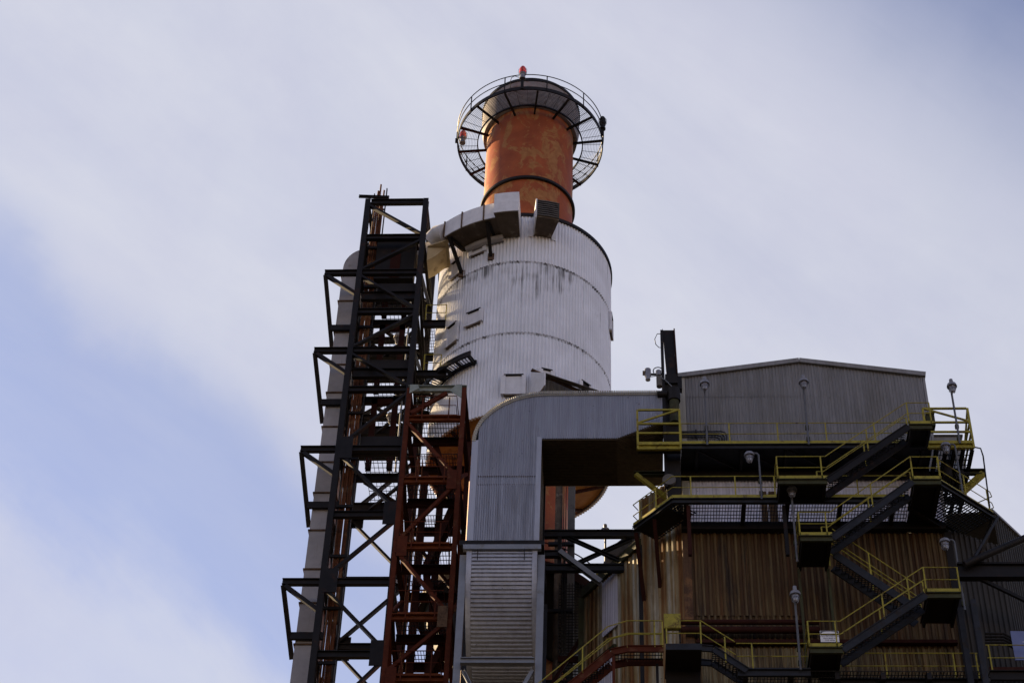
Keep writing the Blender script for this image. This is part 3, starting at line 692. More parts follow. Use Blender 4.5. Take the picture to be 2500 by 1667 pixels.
# ------------------------------------------------------------------ bridge truss between duct and boiler house
T = thing('pipe_bridge', 'slate grey steel truss bridge from the duct to the boiler house roof', 'truss bridge', (-1, 62.3, 47))
YT = 62.4
part('top_chord', MB().ib((-3.0, YT, 49.25), (1.1, YT, 49.25), .22, .34, t=.05), 'slate_steel', T)
part('bottom_chord', MB().ib((-3.0, YT, 47.55), (.6, YT, 47.55), .22, .34, t=.05), 'slate_steel', T)
part('diagonal', MB().ch((-1.9, YT, 49.1), (.45, YT, 47.8), .14, .16), 'slate_steel', T)
part('diagonal', MB().ch((-1.72, YT+.12, 47.75), (.7, YT+.12, 49.1), .14, .16), 'slate_steel', T)
for x in (-2.2, ): part('vertical', MB().ib((x, YT, 47.7), (x, YT, 49.1), .16, .16, (0, 1, 0)), 'black_steel', T)
part('side_stub', MB().ib((-3.0, YT-.2, 48.1), (-2.2, YT-.2, 48.1), .2, .3), 'slate_steel', T)
part('knee', MB().ib((-2.2, YT-.22, 48.2), tuple(onY(1380, 1337, 62.3)), .2, .26, (0, 1, 0)), 'galv_steel', T)
Z0 = V((0, 0, 1))
# ------------------------------------------------------------------ boiler house
YW = 59.7
A, A2 = (2.75, YW), (12.75, YW); B, B2 = (1.03, 61.45), (14.9, 60.75); C_, C2 = (-1.25, 64.9), (17.6, 64.3)
T = thing('boiler_house', 'large rusty corrugated boiler house with low grey gable on top', 'industrial building', (7.7, 64, 0))
gt = lambda t: 55.28+.80*(1-abs(2*t-1)*1.0)
g1 = lambda t: 54.25
m = MB().corr((2.95, YW-.02), A2, 54.22, 55, .135, .04, top=gt); part('gable_wall', m, 'gable_clad', T)
part('upper_wall', MB().corr((2.95, YW), A2, 50.2, 54.27, .135, .04), 'gable_clad', T)
part('gable_corner_flashing', MB().bx(2.70, 2.96, YW-.07, YW+.1, 47.7, 55.28), 'galv_clad_brown', T)
part('gable_corner_flashing', MB().bx(12.74, 12.84, YW-.05, YW+.1, 47.7, 55.26), 'gable_clad', T)
for x0, z0, x1, z1 in ((2.62, 55.27, 7.75, 56.10), (12.88, 55.27, 7.75, 56.10)):
    part('verge_trim', MB().beam((x0, YW-.10, z0+.05), (x1, YW-.10, z1+.05), .12, .22), 'gable_clad', T)
    part('roof', MB().poly([(x0, YW-.04, z0), (x1, YW-.04, z1), (x1, 71, z1), (x0, 71, z0)], (0, 0, .12)), 'roof_felt', T)
part('side_wall', MB().corr((2.75, 71), (2.75, YW+.1), 46, 55.25, .2, .04), 'gable_clad', T)
part('side_wall', MB().corr((12.75, YW+.1), (12.75, 71), 46, 55.25, .2, .04), 'gable_clad', T)
part('back_wall', MB().bx(2.75, 12.75, 71, 71.1, 0, 56.0), 'dark_clad', T)
part('middle_wall', MB().corr((2.95, YW+.02), (6.2, YW+.02), 47.25, 50.2, .13, .04), 'pale_clad', T)
part('middle_wall', MB().corr((6.2, YW+.05), A2, 47.25, 50.2, .13, .04), 'pale_clad', T)
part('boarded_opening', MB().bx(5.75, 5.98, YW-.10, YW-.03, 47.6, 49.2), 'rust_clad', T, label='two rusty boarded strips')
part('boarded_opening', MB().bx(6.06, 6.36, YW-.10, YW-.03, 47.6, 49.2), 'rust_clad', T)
# lower rusty walls
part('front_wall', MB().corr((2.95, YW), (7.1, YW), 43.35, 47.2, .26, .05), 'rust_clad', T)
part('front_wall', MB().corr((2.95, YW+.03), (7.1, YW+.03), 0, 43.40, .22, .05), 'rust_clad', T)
part('front_wall', MB().corr((2.95, YW-.05), A2, 0, 41.9, .20, .05), 'ochre_clad', T, label='creamier ochre lowest wall sheets')
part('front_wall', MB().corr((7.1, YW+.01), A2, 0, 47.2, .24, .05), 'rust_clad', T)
part('corner_post', MB().bx(2.62, 2.94, YW-.08, YW+.15, 0, 47.2), 'steel_sheet_brown', T)
part('corner_post', MB().bx(12.62, 12.9, YW-.10, YW+.15, 0, 47.2), 'dark_box', T)
part('chamfer_wall', MB().corr(B, A, 0, 50.2, .27, .05), 'cream_rust_clad', T)
part('left_wall', MB().corr(C_, B, 0, 48.1, .30, .06), 'cream_rust_clad', T, label='streaky cream and rust left wall')
part('corner_post', MB().bx(B[0]-.09, B[0]+.07, B[1]-.14, B[1]+.02, 0, 47.9), 'black_steel', T)
part('eave_beam', MB().beam((C_[0]-.06, C_[1]-.12, 48.0), (B[0]-.02, B[1]-.16, 48.0), .14, .42), 'olive_trim', T)
part('corner_post', MB().bx(C_[0]-.22, C_[0]+.0, C_[1]-.14, C_[1]+.06, 0, 47.8), 'olive_trim', T)
part('patch_panel', MB().corr((-.72, 63.93), (-.02, 62.89), 40.5, 44.1, .16, .04), 'pale_clad', T, label='pale repair panel')
part('patch_panel', MB().corr((-.50, 63.55), (.12, 62.62), 45.0, 47.6, .13, .04), 'pale_clad', T)
part('patch_panel_cap', MB().beam((-.78, 63.95, 44.15), (.02, 62.80, 44.15), .14, .14), 'olive_trim', T)
part('lean_to_roof', MB().poly([(B[0], B[1], 48.25), (2.7, 61.5, 49.4), (2.7, 68, 49.4), (C_[0], C_[1], 48.25), (C_[0], 68, 48.25)], (0, 0, .06)), 'roof_felt', T)
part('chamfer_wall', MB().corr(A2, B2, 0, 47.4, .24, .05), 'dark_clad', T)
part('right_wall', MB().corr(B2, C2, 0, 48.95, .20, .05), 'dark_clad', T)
part('right_roof_edge', MB().beam((B2[0]-.1, B2[1]-.15, 49.0), (C2[0], C2[1]-.15, 49.0), .2, .10), 'gable_clad', T)
part('lean_to_roof', MB().poly([(B2[0], B2[1], 49.02), (C2[0], C2[1], 49.02), (C2[0], 70, 49.4), (12.8, 70, 49.4), (12.8, 61.2, 49.2)], (0, 0, .08)), 'roof_felt', T)
part('girt', MB().bx(3.0, 12.5, YW-.28, YW-.06, 42.0, 42.14), 'maroon_steel', T)

# ------------------------------------------------------------------ walkways
def kick(par, pts, mat='yellow_paint', h=.16, edge='slate_steel', eh=.24):
    pts = [V(p) for p in pts]
    for p, q in zip(pts, pts[1:]):
        part('kick_plate', MB().beam(p+Z0*h/2, q+Z0*h/2, .03, h), mat, par)
        part('edge_beam', MB().ch(p-Z0*(eh/2+.01), q-Z0*(eh/2+.01), .12, eh), edge, par)
Z1 = 50.28
T = thing('upper_walkway', 'long yellow railed walkway across the grey gable wall', 'walkway', (7.5, 58.8, Z1))
path = [(2.66, 58, Z1), (12.1, 58, Z1)]
kick(T, path); railing(T, path, 'yellow_paint', step=1.92)
part('deck_plate', MB().bx(2.66, 12.4, 58.08, YW-.05, Z1-.06, Z1-.01), 'slate_steel', T)
part('back_beam', MB().bx(2.66, 12.4, YW-.30, YW-.08, Z1-.5, Z1-.07), 'dark_box', T)
for k in range(6): part('cross_bearer', MB().bx(3.2+k*1.75, 3.32+k*1.75, 58.1, YW-.32, Z1-.26, Z1-.07), 'black_steel', T)
for k in range(5):
    x = 3.3+1.75*k; part('plan_brace', MB().beam((x, 58.15, Z1-.2), (x+1.6, YW-.35, Z1-.2), .08, .08), 'black_steel', T)
def guard_box(T, x0, x1, y, z, zt, flip):
    for x in (x0, x1): part('guard_post', MB().beam((x, y, z-.25), (x, y, zt), .08, .08, (0, 1, 0)), 'yellow_paint', T)
    for zz in (zt, z+1.05, z+.56): part('guard_bar', MB().beam((x0+.04, y, zz), (x1-.04, y, zz), .07, .075), 'yellow_paint', T)
    a, b2 = ((x0, y-.02, z+1.08), (x1, y-.02, zt)) if not flip else ((x0, y-.02, zt), (x1, y-.02, z+1.08))
    part('guard_diagonal', MB().beam(a, b2, .06, .07), 'yellow_paint', T)
    part('guard_bar', MB().beam((x0+.04, y, z+.04), (x1-.04, y, z+.04), .07, .12), 'yellow_paint', T)
    part('edge_beam', MB().ch((x0, y, z-.16), (x1, y, z-.16), .12, .26), 'yellow_paint', T)
T = thing('damper_platform', 'yellow guard frame platform around the damper at the duct end', 'platform', (1.8, 58.5, Z1))
guard_box(T, .95, 2.62, 57.98, Z1, 52.05, False)
part('deck_plate', MB().bx(.97, 2.63, 58.05, 58.5, Z1-.06, Z1-.01), 'grating_steel', T)
part('side_bar', MB().beam((.95, 58.0, 51.33), (.95, 59.6, 51.33), .06, .06), 'yellow_paint', T)
part('outrigger_beam', MB().ch((.80, 59.6, 50.1), (2.6, 59.62, 50.1), .18, .18), 'olive_trim', T)
part('knee_brace', MB().beam((.86, 59.55, 50.05), (2.45, 59.9, 48.75), .15, .17), 'yellow_paint', T)
T = thing('equipment_platform', 'yellow guard frame platform with open grating at the right building end', 'platform', (13.3, 60, Z1))
guard_box(T, 12.2, 13.95, 57.98, Z1, 52.05, True)
part('guard_post', MB().beam((13.95, 60.8, Z1), (13.95, 60.8, 51.4), .08, .08, (0, 1, 0)), 'yellow_paint', T)
part('guard_bar', MB().beam((13.95, 58, 51.33), (13.95, 62.4, 51.33), .07, .07), 'yellow_paint', T)
part('guard_bar', MB().beam((13.95, 58, 50.84), (13.95, 62.4, 50.84), .07, .07), 'yellow_paint', T)
part('guard_bar', MB().beam((13.95, 58, 52.02), (13.95, 59.4, 51.35), .07, .07), 'yellow_paint', T)
part('deck_grating', MB().grate((12.5, 58.1, Z1), (1.45, 0, 0), (0, 4.6, 0), .13, .3, .025, .04), 'grating_steel', T)
for k in range(5): part('joist', MB().ib((12.55+.34*k, 58.05, Z1-.2), (12.55+.34*k, 62.7, Z1-.2), .10, .26), 'black_steel', T)
for y in (59.6, 61.2): part('cross_bearer', MB().ib((12.3, y, Z1-.3), (13.95, y, Z1-.3), .16, .3), 'black_steel', T)
part('outrigger_beam', MB().ch((12.9, 59.46, 50.02), (14.57, 59.46, 50.02), .18, .24), 'olive_trim', T)
part('knee_brace', MB().beam((14.5, 59.44, 49.95), (13.5, 59.8, 49.15), .18, .24), 'yellow_paint', T)
part('conduit', MB().tube([(13.95, 58.1, Z1-.1), (14.25, 58.2, Z1-.1), (14.32, 58.3, Z1-.4), (14.3, 58.6, 47.6)], .03, 6), 'black_steel', T)
Z2 = 47.6
T = thing('middle_walkway', 'rust stained yellow railed walkway with chamfered ends below the gable', 'walkway', (7.5, 58.8, Z2))
p = [(.75, 59.76, Z2), (2.24, 58, Z2), (11.2, 58, Z2)]
kick(T, p); railing(T, p, 'yellow_paint', posts=[(1.0, 59.45, Z2), (1.62, 58.72, Z2), (2.95, 58, Z2), (4.65, 58, Z2), (6.15, 58, Z2), (9.3, 58, Z2)])
railing(T, [(.95, 60.1, Z2), (.75, 59.76, Z2)], 'olive_trim', posts=[(1.0, 60.2, Z2)])
m = MB(); m.grate((2.4, 58.1, Z2-.02), (8.8, 0, 0), (0, 1.5, 0), .11, .22, .02, .04)
part('deck_grating', m, 'grating_steel', T)
d = V((-1.49, 1.76, 0)); nn = V((1.76, 1.49, 0)).normalized()
part('deck_grating', MB().grate(V((2.2, 58.12, Z2-.02)), d, nn*1.25, .14, .2, .03, .04), 'grating_steel', T, label='angled grating at the left chamfer')
part('deck_plate', MB().poly([V((2.0, 58.45, Z2-.05)), V((.85, 59.8, Z2-.05)), V((.85, 59.8, Z2-.05))+nn*1.0, V((2.0, 58.45, Z2-.05))+nn*1.0], (0, 0, -.03)), 'dark_box', T)
part('back_beam', MB().bx(2.6, 12.7, YW-.34, YW-.08, Z2-.42, Z2-.10), 'dark_box', T)
for x in (2.75, 4.95, 6.6, 8.6, 10.6): part('cross_bearer', MB().bx(x-.08, x+.08, 58.06, YW-.36, Z2-.28, Z2-.05), 'black_steel', T)
for p0, p1 in (((1.55, 58.9, Z2-.3), (1.75, 60.75, Z2-2.2)), ((.85, 59.75, Z2-.3), (1.15, 61.35, Z2-2.4))): part('knee_brace', MB().ch(p0, p1, .14, .14), 'maroon_steel', T)
p = [(11.3, 57.0, Z2), (12.25, 57.0, Z2), (14.5, 59.0, Z2)]
kick(T, p, 'yellow_paint', .10, 'slate_steel', .26); railing(T, p[1:]+[(14.62, 59.3, Z2), (14.1, 59.7, Z2)], 'yellow_paint', posts=[(12.25, 57, Z2), (13.35, 57.98, Z2), (14.35, 58.87, Z2)])
d = V((2.25, 2.0, 0)); nn = V((-2.0, 2.25, 0)).normalized()
part('deck_grating', MB().grate(V((12.3, 57.15, Z2-.02)), d, nn*1.6, .13, .2, .03, .04), 'grating_steel', T, label='angled grating at the right chamfer')
part('edge_beam', MB().ch(V((12.3, 57.1, Z2-.2))+nn*1.6, V((14.4, 59.0, Z2-.2))+nn*1.6, .14, .3), 'black_steel', T)
part('knee_brace', MB().ch((14.45, 59.1, Z2-.25), (13.6, 60.0, 45.6), .14, .14), 'black_steel', T)
part('deck_plate', MB().bx(11.25, 12.3, 57.06, 59.5, Z2-.08, Z2-.03), 'dark_box', T)
for x in (2.83, 6.45): part('hanger_leg', MB().ib((x, 58.15, 45.0), (x, 58.15, Z2-.27), .14, .14, (0, 1, 0)), 'maroon_steel' if x < 3 else 'black_steel', T)

ZB5 = 39.65
T = thing('lower_walkway', 'dim lowest walkway with thin yellow rails along the rusty wall', 'walkway', (9, 58.5, ZB5))
p = [(4.3, 57.6, ZB5), (6.85, 57.6, ZB5)]
kick(T, p, 'slate_steel', .05, 'slate_steel', .3); railing(T, p, 'yellow_paint', posts=[(4.85, 57.6, ZB5)])
p = [(7.2, 58.2, ZB5), (13.0, 58.2, ZB5)]
kick(T, p, 'dark_box', .05, 'dark_box', .3); railing(T, p, 'yellow_paint', posts=[(9.6, 58.2, ZB5), (12.0, 58.2, ZB5), (12.8, 58.2, ZB5)])
part('deck_grating', MB().grate((4.3, 57.7, ZB5), (8.7, 0, 0), (0, 1.9, 0), .12, .25, .02, .04), 'grating_steel', T)
for k in range(6): part('cross_bearer', MB().bx(4.5+1.6*k, 4.66+1.6*k, 57.7, 59.5, ZB5-.34, ZB5-.06), 'black_steel', T)
part('back_beam', MB().bx(4.3, 13, YW-.3, YW-.06, ZB5-.4, ZB5-.05), 'dark_box', T)
T = thing('side_walkway', 'yellow railed side walkway at the dark lower right corner', 'walkway', (15, 58.5, ZB5+.3))
z = ZB5+.35
p = [(13.2, 58.2, z), (17.5, 58.2, z)]
kick(T, p, 'maroon_steel', .14, 'dark_box', .4); railing(T, p, 'yellow_paint', posts=[(13.3, 58.2, z), (15.1, 58.2, z), (16.2, 58.2, z)])
part('deck_grating', MB().grate((13.2, 58.3, z), (4.3, 0, 0), (0, 1.6, 0), .14, .3, .02, .04), 'grating_steel', T)

# ------------------------------------------------------------------ stairs
def flight(T, lo, hi, y0, y1, land_lo=None, land_hi=None, strm='slate_steel', rails=True, dep=None, kl=True):
    """one flight between two (x, z) ends, its landings given by their far x"""
    (xa, za), (xb, zb) = lo, hi; L = xb-xa; n = max(3, round(abs(zb-za)/.2)); sg = 1 if L > 0 else -1
    for y in (y0, y1): part('stringer', MB().ch((xa, y, za-.12), (xb, y, zb-.12), .07, .30), strm, T)
    for k in range(1, n):
        f = k/n; x = xa+L*f; zz = za+(zb-za)*f
        m = MB().grate((x-.13, y0+.05, zz), (.26, 0, 0), (0, y1-y0-.1, 0), .13, .12, .022, .04); part('tread', m, 'grating_steel', T)
    dep = dep or y1
    def landing(x0, x1, z, name):
        x0, x1 = min(x0, x1), max(x0, x1)
        part('landing_plate', MB().bx(x0, x1, y0+.04, dep, z-.07, z-.02), 'dark_box', T)
        part('landing_kick_plate', MB().bx(x0, x1, y0-.02, y0+.02, z+.0, z+.13), 'yellow_paint' if kl else strm, T)
        part('landing_beam', MB().ch((x0, y0, z-.16), (x1, y0, z-.16), .10, .26), strm if not kl else 'olive_trim', T)
        part('landing_bearer', MB().bx(x0+.05, x0+.15, y0+.06, dep, z-.26, z-.08), 'black_steel', T)
        part('landing_bearer', MB().bx(x1-.15, x1-.05, y0+.06, dep, z-.26, z-.08), 'black_steel', T)
    pts = []; posts = []
    if land_lo is not None:
        landing(land_lo, xa, za, 'lo'); pts += [(land_lo, y0, za)]; posts += [(land_lo, y0, za), (xa-sg*.18, y0, za)]
    pts += [(xa, y0, za), (xb, y0, zb)]
    if land_hi is not None:
        landing(xb, land_hi, zb, 'hi'); pts += [(land_hi, y0, zb)]; posts += [(xb+sg*.02, y0, zb), (land_hi, y0, zb)]
    posts += [(xa+L*f, y0, za+(zb-za)*f) for f in (.10, .56)] if land_lo is None else [(xa+L*.50, y0, za+(zb-za)*.50)]
    if rails:
        railing(T, pts, 'yellow_paint', posts=posts)
        m = [(xa-sg*.25, y1, za), (xa, y1, za), (xb, y1, zb), (xb+sg*.1, y1, zb)]
        railing(T, m, 'yellow_paint', posts=[m[0], (xa+L*.5, y1, (za+zb)/2), m[-1]])
    if land_lo is not None and rails:
        railing(T, [(land_lo, y0, za), (land_lo, dep, za)], 'yellow_paint', posts=[])
SY0, SY1 = 56.85, 57.75
T = thing('steel_stair', 'topmost dark stair flight with yellow rails rising to the gable walkway', 'stair', (9.2, 57.3, 47.6), 'zigzag stair flights')
flight(T, (8.02, 47.62), (11.35, 50.3), SY0, SY1, 6.18, 12.23, 'black_steel', dep=57.98)
T = thing('steel_stair', 'second stair flight from the top, its stringer flaking, ending at the chamfered walkway', 'stair', (9.5, 57.3, 44.95), 'zigzag stair flights')
flight(T, (7.99, 44.95), (11.2, 47.58), SY0, SY1, 6.82, 12.24, 'slate_steel', dep=58.72)
T = thing('steel_stair', 'stair flight that descends to the right behind the others', 'stair', (9.6, 58.2, 42.4), 'zigzag stair flights')
flight(T, (10.95, 42.42), (8.15, 44.93), 57.85, 58.7, None, None, 'slate_steel')
T = thing('steel_stair', 'lowest long stair flight with grey blue stringer and yellow landing rails', 'stair', (9.5, 57.3, 40.08), 'zigzag stair flights')
flight(T, (7.94, 40.08), (11.1, 42.42), SY0, SY1, 6.8, 12.32, 'slate_steel', dep=58.72)
for x, z0, z1 in ((6.86, 40.1, 44.7), (7.95, 40.1, 44.7)): part('landing_hanger', MB().beam((x, 58.6, z0), (x, 58.6, z1), .09, .09, (0, 1, 0)), 'olive_trim', T)
for x in (12.35, 12.75): part('landing_column', MB().ib((x, 57.1 if x > 12.5 else 57.6, 0), (x, 57.1 if x > 12.5 else 57.6, 42.2), .20, .2, (0, 1, 0)), 'slate_steel', T)
T = thing('steel_stair', 'red stringer stair with yellow rails rising from the bottom edge', 'stair', (-.8, 57.9, 38.5), None)
for y in (57.5, 58.35):
    part('stringer', MB().ch((-3.0, y, 37.45), (-.12, y, 40.28), .08, .30), 'red_steel', T)
    part('landing_beam', MB().ch((-.12, y, 40.28), (.45, y, 40.42), .08, .28), 'red_steel', T)
    part('landing_beam', MB().ch((.45, y, 40.42), (1.72, y, 40.42), .08, .28), 'red_steel', T)
for k in range(1, 14):
    f = k/14; part('tread', MB().grate((-3.0+2.88*f-.12, 57.56, 37.5+2.83*f), (.25, 0, 0), (0, .74, 0), .12, .12, .022, .04), 'grating_steel', T)
part('landing_grating', MB().grate((-.1, 57.55, 40.5), (1.8, 0, 0), (0, .78, 0), .11, .22, .02, .04), 'grating_steel', T)
r_ = [(-3.0, 57.5, 37.6), (-.25, 57.5, 40.3), (.45, 57.5, 40.55), (1.72, 57.5, 40.55)]
railing(T, r_, 'yellow_paint', posts=[(-1.15, 57.5, 39.42), (1.42, 57.5, 40.5), (1.70, 57.5, 40.5)])
railing(T, [(-3.0, 58.35, 37.6), (-.12, 58.35, 40.35), (.5, 58.35, 40.55), (1.72, 58.35, 40.55)], 'yellow_paint', posts=[(1.66, 58.35, 40.5)])
part('leg', MB().beam((-.05, 57.55, 0), (-.05, 57.55, 40.2), .10, .10, (0, 1, 0)), 'red_steel', T)
part('leg', MB().beam((1.5, 58.3, 0), (1.5, 58.3, 40.3), .10, .10, (0, 1, 0)), 'black_steel', T)
T = thing('steel_stair', 'short dark stair from the grey platform down to the lowest walkway', 'stair', (3.1, 57.9, 39.6), None)
part('landing_plate', MB().bx(1.80, 3.08, 57.53, 59.5, 40.46, 40.53), 'dark_box', T)
part('landing_beam', MB().bx(1.80, 3.08, 57.46, 57.52, 40.36, 40.62), 'slate_steel', T)
part('landing_skirt', MB().bx(1.82, 3.06, 58.9, 59.0, 39.6, 40.4), 'dark_box', T)
for y in (57.5, 58.4):
    part('stringer', MB().ch((3.08, y, 40.46), (3.48, y, 40.42), .08, .26), 'slate_steel', T); part('stringer', MB().ch((3.48, y, 40.42), (4.62, y, 39.52), .08, .26), 'slate_steel', T)
for k in range(5): part('tread', MB().grate((3.45+.24*k, 57.55, 40.4-.18*k), (.25, 0, 0), (0, .8, 0), .12, .12, .022, .04), 'grating_steel', T)
railing(T, [(1.84, 57.5, 40.55), (3.08, 57.5, 40.55), (4.25, 57.5, 39.65)], 'yellow_paint', posts=[(1.84, 57.5, 40.5), (3.06, 57.5, 40.5), (3.9, 57.5, 39.85)])
p = onY(1544, 1428, 57.56)
T = thing('junction_box', 'square yellow junction box on the railing of the grey platform', 'electrical box', p)
part('cabinet', MB().box(p, (.30, 0, 0), (0, .09, 0), (0, 0, .31)), 'yellow_paint', T)
o = part('door', MB().box(p-V((0, .097, 0)), (.27, 0, 0), (0, .006, 0), (0, 0, .28)), 'yellow_paint', T)
part('latch', MB().box(p+V((.23, -.108, -.03)), (.012, 0, 0), (0, .004, 0), (0, 0, .03)), 'black_steel', o)
for s in (-1, 1): part('foot', MB().beam(p+V((s*.26, .05, -.31)), p+V((s*.26, .05, -.85)), .06, .06, (0, 1, 0)), 'dark_box', T)

# ------------------------------------------------------------------ lamps
def jar(T, c, k_=.88, mat='lamp_metal'):
    """vapour-tight fixture hanging with its lens downward, c = underside of its cap"""
    c = V(c)
    L = lambda pr: [(r*k_, c.z+z*k_) for r, z in pr]
    part('cap', MB().lathe(c, L([(0, .22), (.10, .21), (.13, .16), (.20, .13), (.23, .03), (.23, -.02), (0, -.02)]), 20), mat, T, True)
    part('lens', MB().lathe(c, L([(0, -.02), (.14, -.02), (.135, -.20), (.10, -.31), (0, -.35)]), 16), 'clear_lens', T, True)
    m = MB()
    for a in range(0, 360, 60): m.tube([pol(c, .165*k_, a, c.z-.02), pol(c, .155*k_, a, c.z-.24*k_), pol(c, .06*k_, a, c.z-.38*k_)], .011, 5)
    m.lathe(c, L([(.155, -.17), (.170, -.17), (.170, -.15), (.155, -.15), (.155, -.17)]), 16)
    part('guard_cage', m, 'lamp_metal', T)
def lamp(label, x, y, zb, zt, kind, group, side=-1):
    T = thing('pole_lamp', label, 'lamp', (x, y, zb), group)
    m = MB()
    if kind == 'stand':     # pole rises behind the head and hooks over it
        m.tube([(x, y, zb), (x, y, zt-.12), (x, y-.05, zt), (x, y-.16, zt+.03), (x, y-.22, zt-.05)], .042, 8)
        part('pole', m, 'conduit_grey', T, True); jar(T, (x, y-.24, zt-.28))
        part('knob', MB().lathe((x, y-.24), [(0, zt+.10), (.07, zt+.09), (.08, zt-.02), (.06, zt-.07), (0, zt-.08)], 12), 'lamp_metal', T, True)
    else:                   # gooseneck to one side
        m.tube([(x, y, zb), (x, y, zt-.08), (x+side*.06, y, zt), (x+side*.30, y, zt+.02)], .038, 8)
        part('pole', m, 'conduit_grey', T, True); jar(T, (x+side*.36, y, zt-.12))
    for k in (.25, .75): part('pole_clamp', MB().box((x, y+.05, zb+k*min(1.2, zt-zb)), (.07, 0, 0), (0, .06, 0), (0, 0, .09)), 'olive_trim', T)
    return T
GL = 'vapour tight lamps along the walkways'
lamp('pole lamp at the left end of the gable wall', 3.66, 57.92, Z1-.1, 53.42, 'stand', GL)
lamp('pole lamp standing before the middle of the gable wall', 7.60, 57.92, Z1-.1, 53.48, 'stand', GL)
lamp('tallest pole lamp against the sky on the far right guard frame', 13.42, 57.9, Z1-.1, 53.2, 'stand', GL)
lamp('gooseneck lamp hanging over the middle walkway under the gable deck', 5.62, 57.93, Z2-.1, 49.75, 'neck', GL)
lamp('gooseneck lamp hanging beside the right chamfered walkway corner', 13.2, 57.85, Z2+.1, 50.1, 'neck', GL)
lamp('gooseneck lamp beside the right column of the rusty wall', 12.62, 57.95, 42.4, 45.55, 'neck', GL)
lamp('pole lamp left of the middle stair landing', 6.72, 57.6, 44.3, 47.75, 'stand', GL)
lamp('lowest pole lamp rising from the lowest walkway', 6.50, 57.5, ZB5-.1, 42.85, 'stand', GL)
p = onY(1393, 1226, 64.5)
lamp('far small lamp on a yellow pole behind the truss bridge', p.x-.05, 64.6, 46.5, p.z+.3, 'stand', None)

for label, x, y, dz in (('small cream lamp on the upper inner platform of the black tower', 915, 776, 62.1), ('small cream lamp on the lower inner platform of the black tower', 899, 957, 57.4)):
    p = onY(x, y, 68.9); T = thing('platform_lamp', label, 'lamp', (p.x, 68.9, dz), 'lamps inside the black tower')
    part('pole', MB().tube([(p.x+.16, 68.9, dz), (p.x+.16, 68.9, p.z+.22), (p.x+.02, 68.9, p.z+.27)], .03, 6), 'conduit_grey', T, True)
    jar(T, (p.x, 68.9, p.z), 1.05, 'curb_white')
# ------------------------------------------------------------------ damper mast with actuators
T = thing('damper_mast', 'tall black damper mast with valve actuators beside the duct end', 'mast', (2.3, 58.6, 49))
MX = 2.0
part('post', MB().ch((2.04, 58.62, 48.6), (2.04, 58.62, 56.95), .12, .2, (0, 1, 0)), 'black_steel', T)
part('blade_plate', MB().poly([(2.09, 58.6, 57.0), (2.55, 58.6, 57.0), (2.56, 58.6, 55.6), (2.60, 58.6, 54.5), (2.19, 58.6, 54.5), (2.12, 58.6, 56.1)], (0, .16, 0)), 'black_steel', T)
part('right_flange', MB().beam((2.56, 58.6, 57.0), (2.62, 58.6, 54.5), .05, .22, (0, 1, 0)), 'maroon_steel', T)
for x in (2.08, 2.48): part('top_pin', MB().beam((x, 58.65, 57.0), (x, 58.65, 57.12), .02, .02, (0, 1, 0)), 'black_steel', T)
part('lower_casing', MB().bx(2.06, 2.62, 58.66, 59.5, 47.9, 54.3), 'dark_box', T)
part('gear_plate', MB().lathe((0, 0), [(0, -.03), (.21, -.03), (.21, .03), (0, .03)], 8), 'lamp_metal', T)
gp = T.children[-1]; gp.matrix_local = Matrix.Translation(V((2.36, 58.52, 54.28))-T.location) @ Matrix.Rotation(R_(90), 4, 'X') @ Matrix.Translation(T.location)
part('gearbox', MB().bx(2.12, 2.62, 58.56, 58.9, 54.02, 54.50), 'dark_box', T)
part('side_box', MB().bx(2.62, 2.80, 58.6, 58.9, 53.75, 54.42), 'black_steel', T)
def cyl(c, ax, r, l, n=14):
    c = V(c); ax = V(ax); return MB().tube([c-ax*l/2, c+ax*l/2], r, n)
part('actuator_shaft', cyl((1.72, 58.6, 54.52), (1, 0, 0), .05, .7), 'black_steel', T, True)
part('actuator_motor', cyl((1.42, 58.55, 54.56), (0, 0, 1), .13, .36), 'lamp_metal', T, True)
part('actuator_motor', cyl((1.42, 58.5, 54.26), (0, 0, 1), .10, .28), 'lamp_metal', T, True)
part('actuator_cap', cyl((1.27, 58.55, 54.55), (1, 0, 0), .10, .12), 'soffit_dirt', T, True)
part('actuator_motor', cyl((1.86, 58.58, 54.55), (0, 0, 1), .11, .26), 'lamp_metal', T, True)
part('air_cylinder', cyl((1.88, 58.55, 54.05), (0, 0, 1), .12, .5), 'roof_felt', T, True)
part('hand_wheel', MB().tube([(1.84+.20*math.cos(R_(t)), 58.5, 54.62+.20*math.sin(R_(t))) for t in range(-30, 211, 24)], .022, 6), 'black_steel', T, True)
part('hose', MB().tube([(2.0, 58.55, 56.75), (1.85, 58.5, 56.7), (1.74, 58.5, 56.4), (1.78, 58.5, 56.1), (1.9, 58.52, 55.95), (2.05, 58.55, 55.95)], .016, 6), 'black_steel', T, True)
part('hose', MB().tube([(1.5, 58.5, 54.3), (1.8, 58.45, 54.3), (2.1, 58.45, 54.1), (2.4, 58.45, 53.7), (2.7, 58.5, 53.4), (2.72, 58.5, 53.2)], .018, 6), 'galv_steel', T, True)
part('flange_stub', cyl((1.98, 58.5, 53.35), (1, 0, 0), .13, .4), 'dark_box', T, True)
part('valve_body', cyl((2.45, 58.55, 53.3), (0, 0, 1), .26, .6), 'dark_box', T, True)
part('valve_leg', cyl((2.45, 58.55, 52.5), (0, 0, 1), .20, 1.3), 'olive_trim', T, True)
part('round_port', cyl((2.15, 58.6, 48.95), (0, 1, 0), .26, .2, 18), 'roof_felt', T, True)

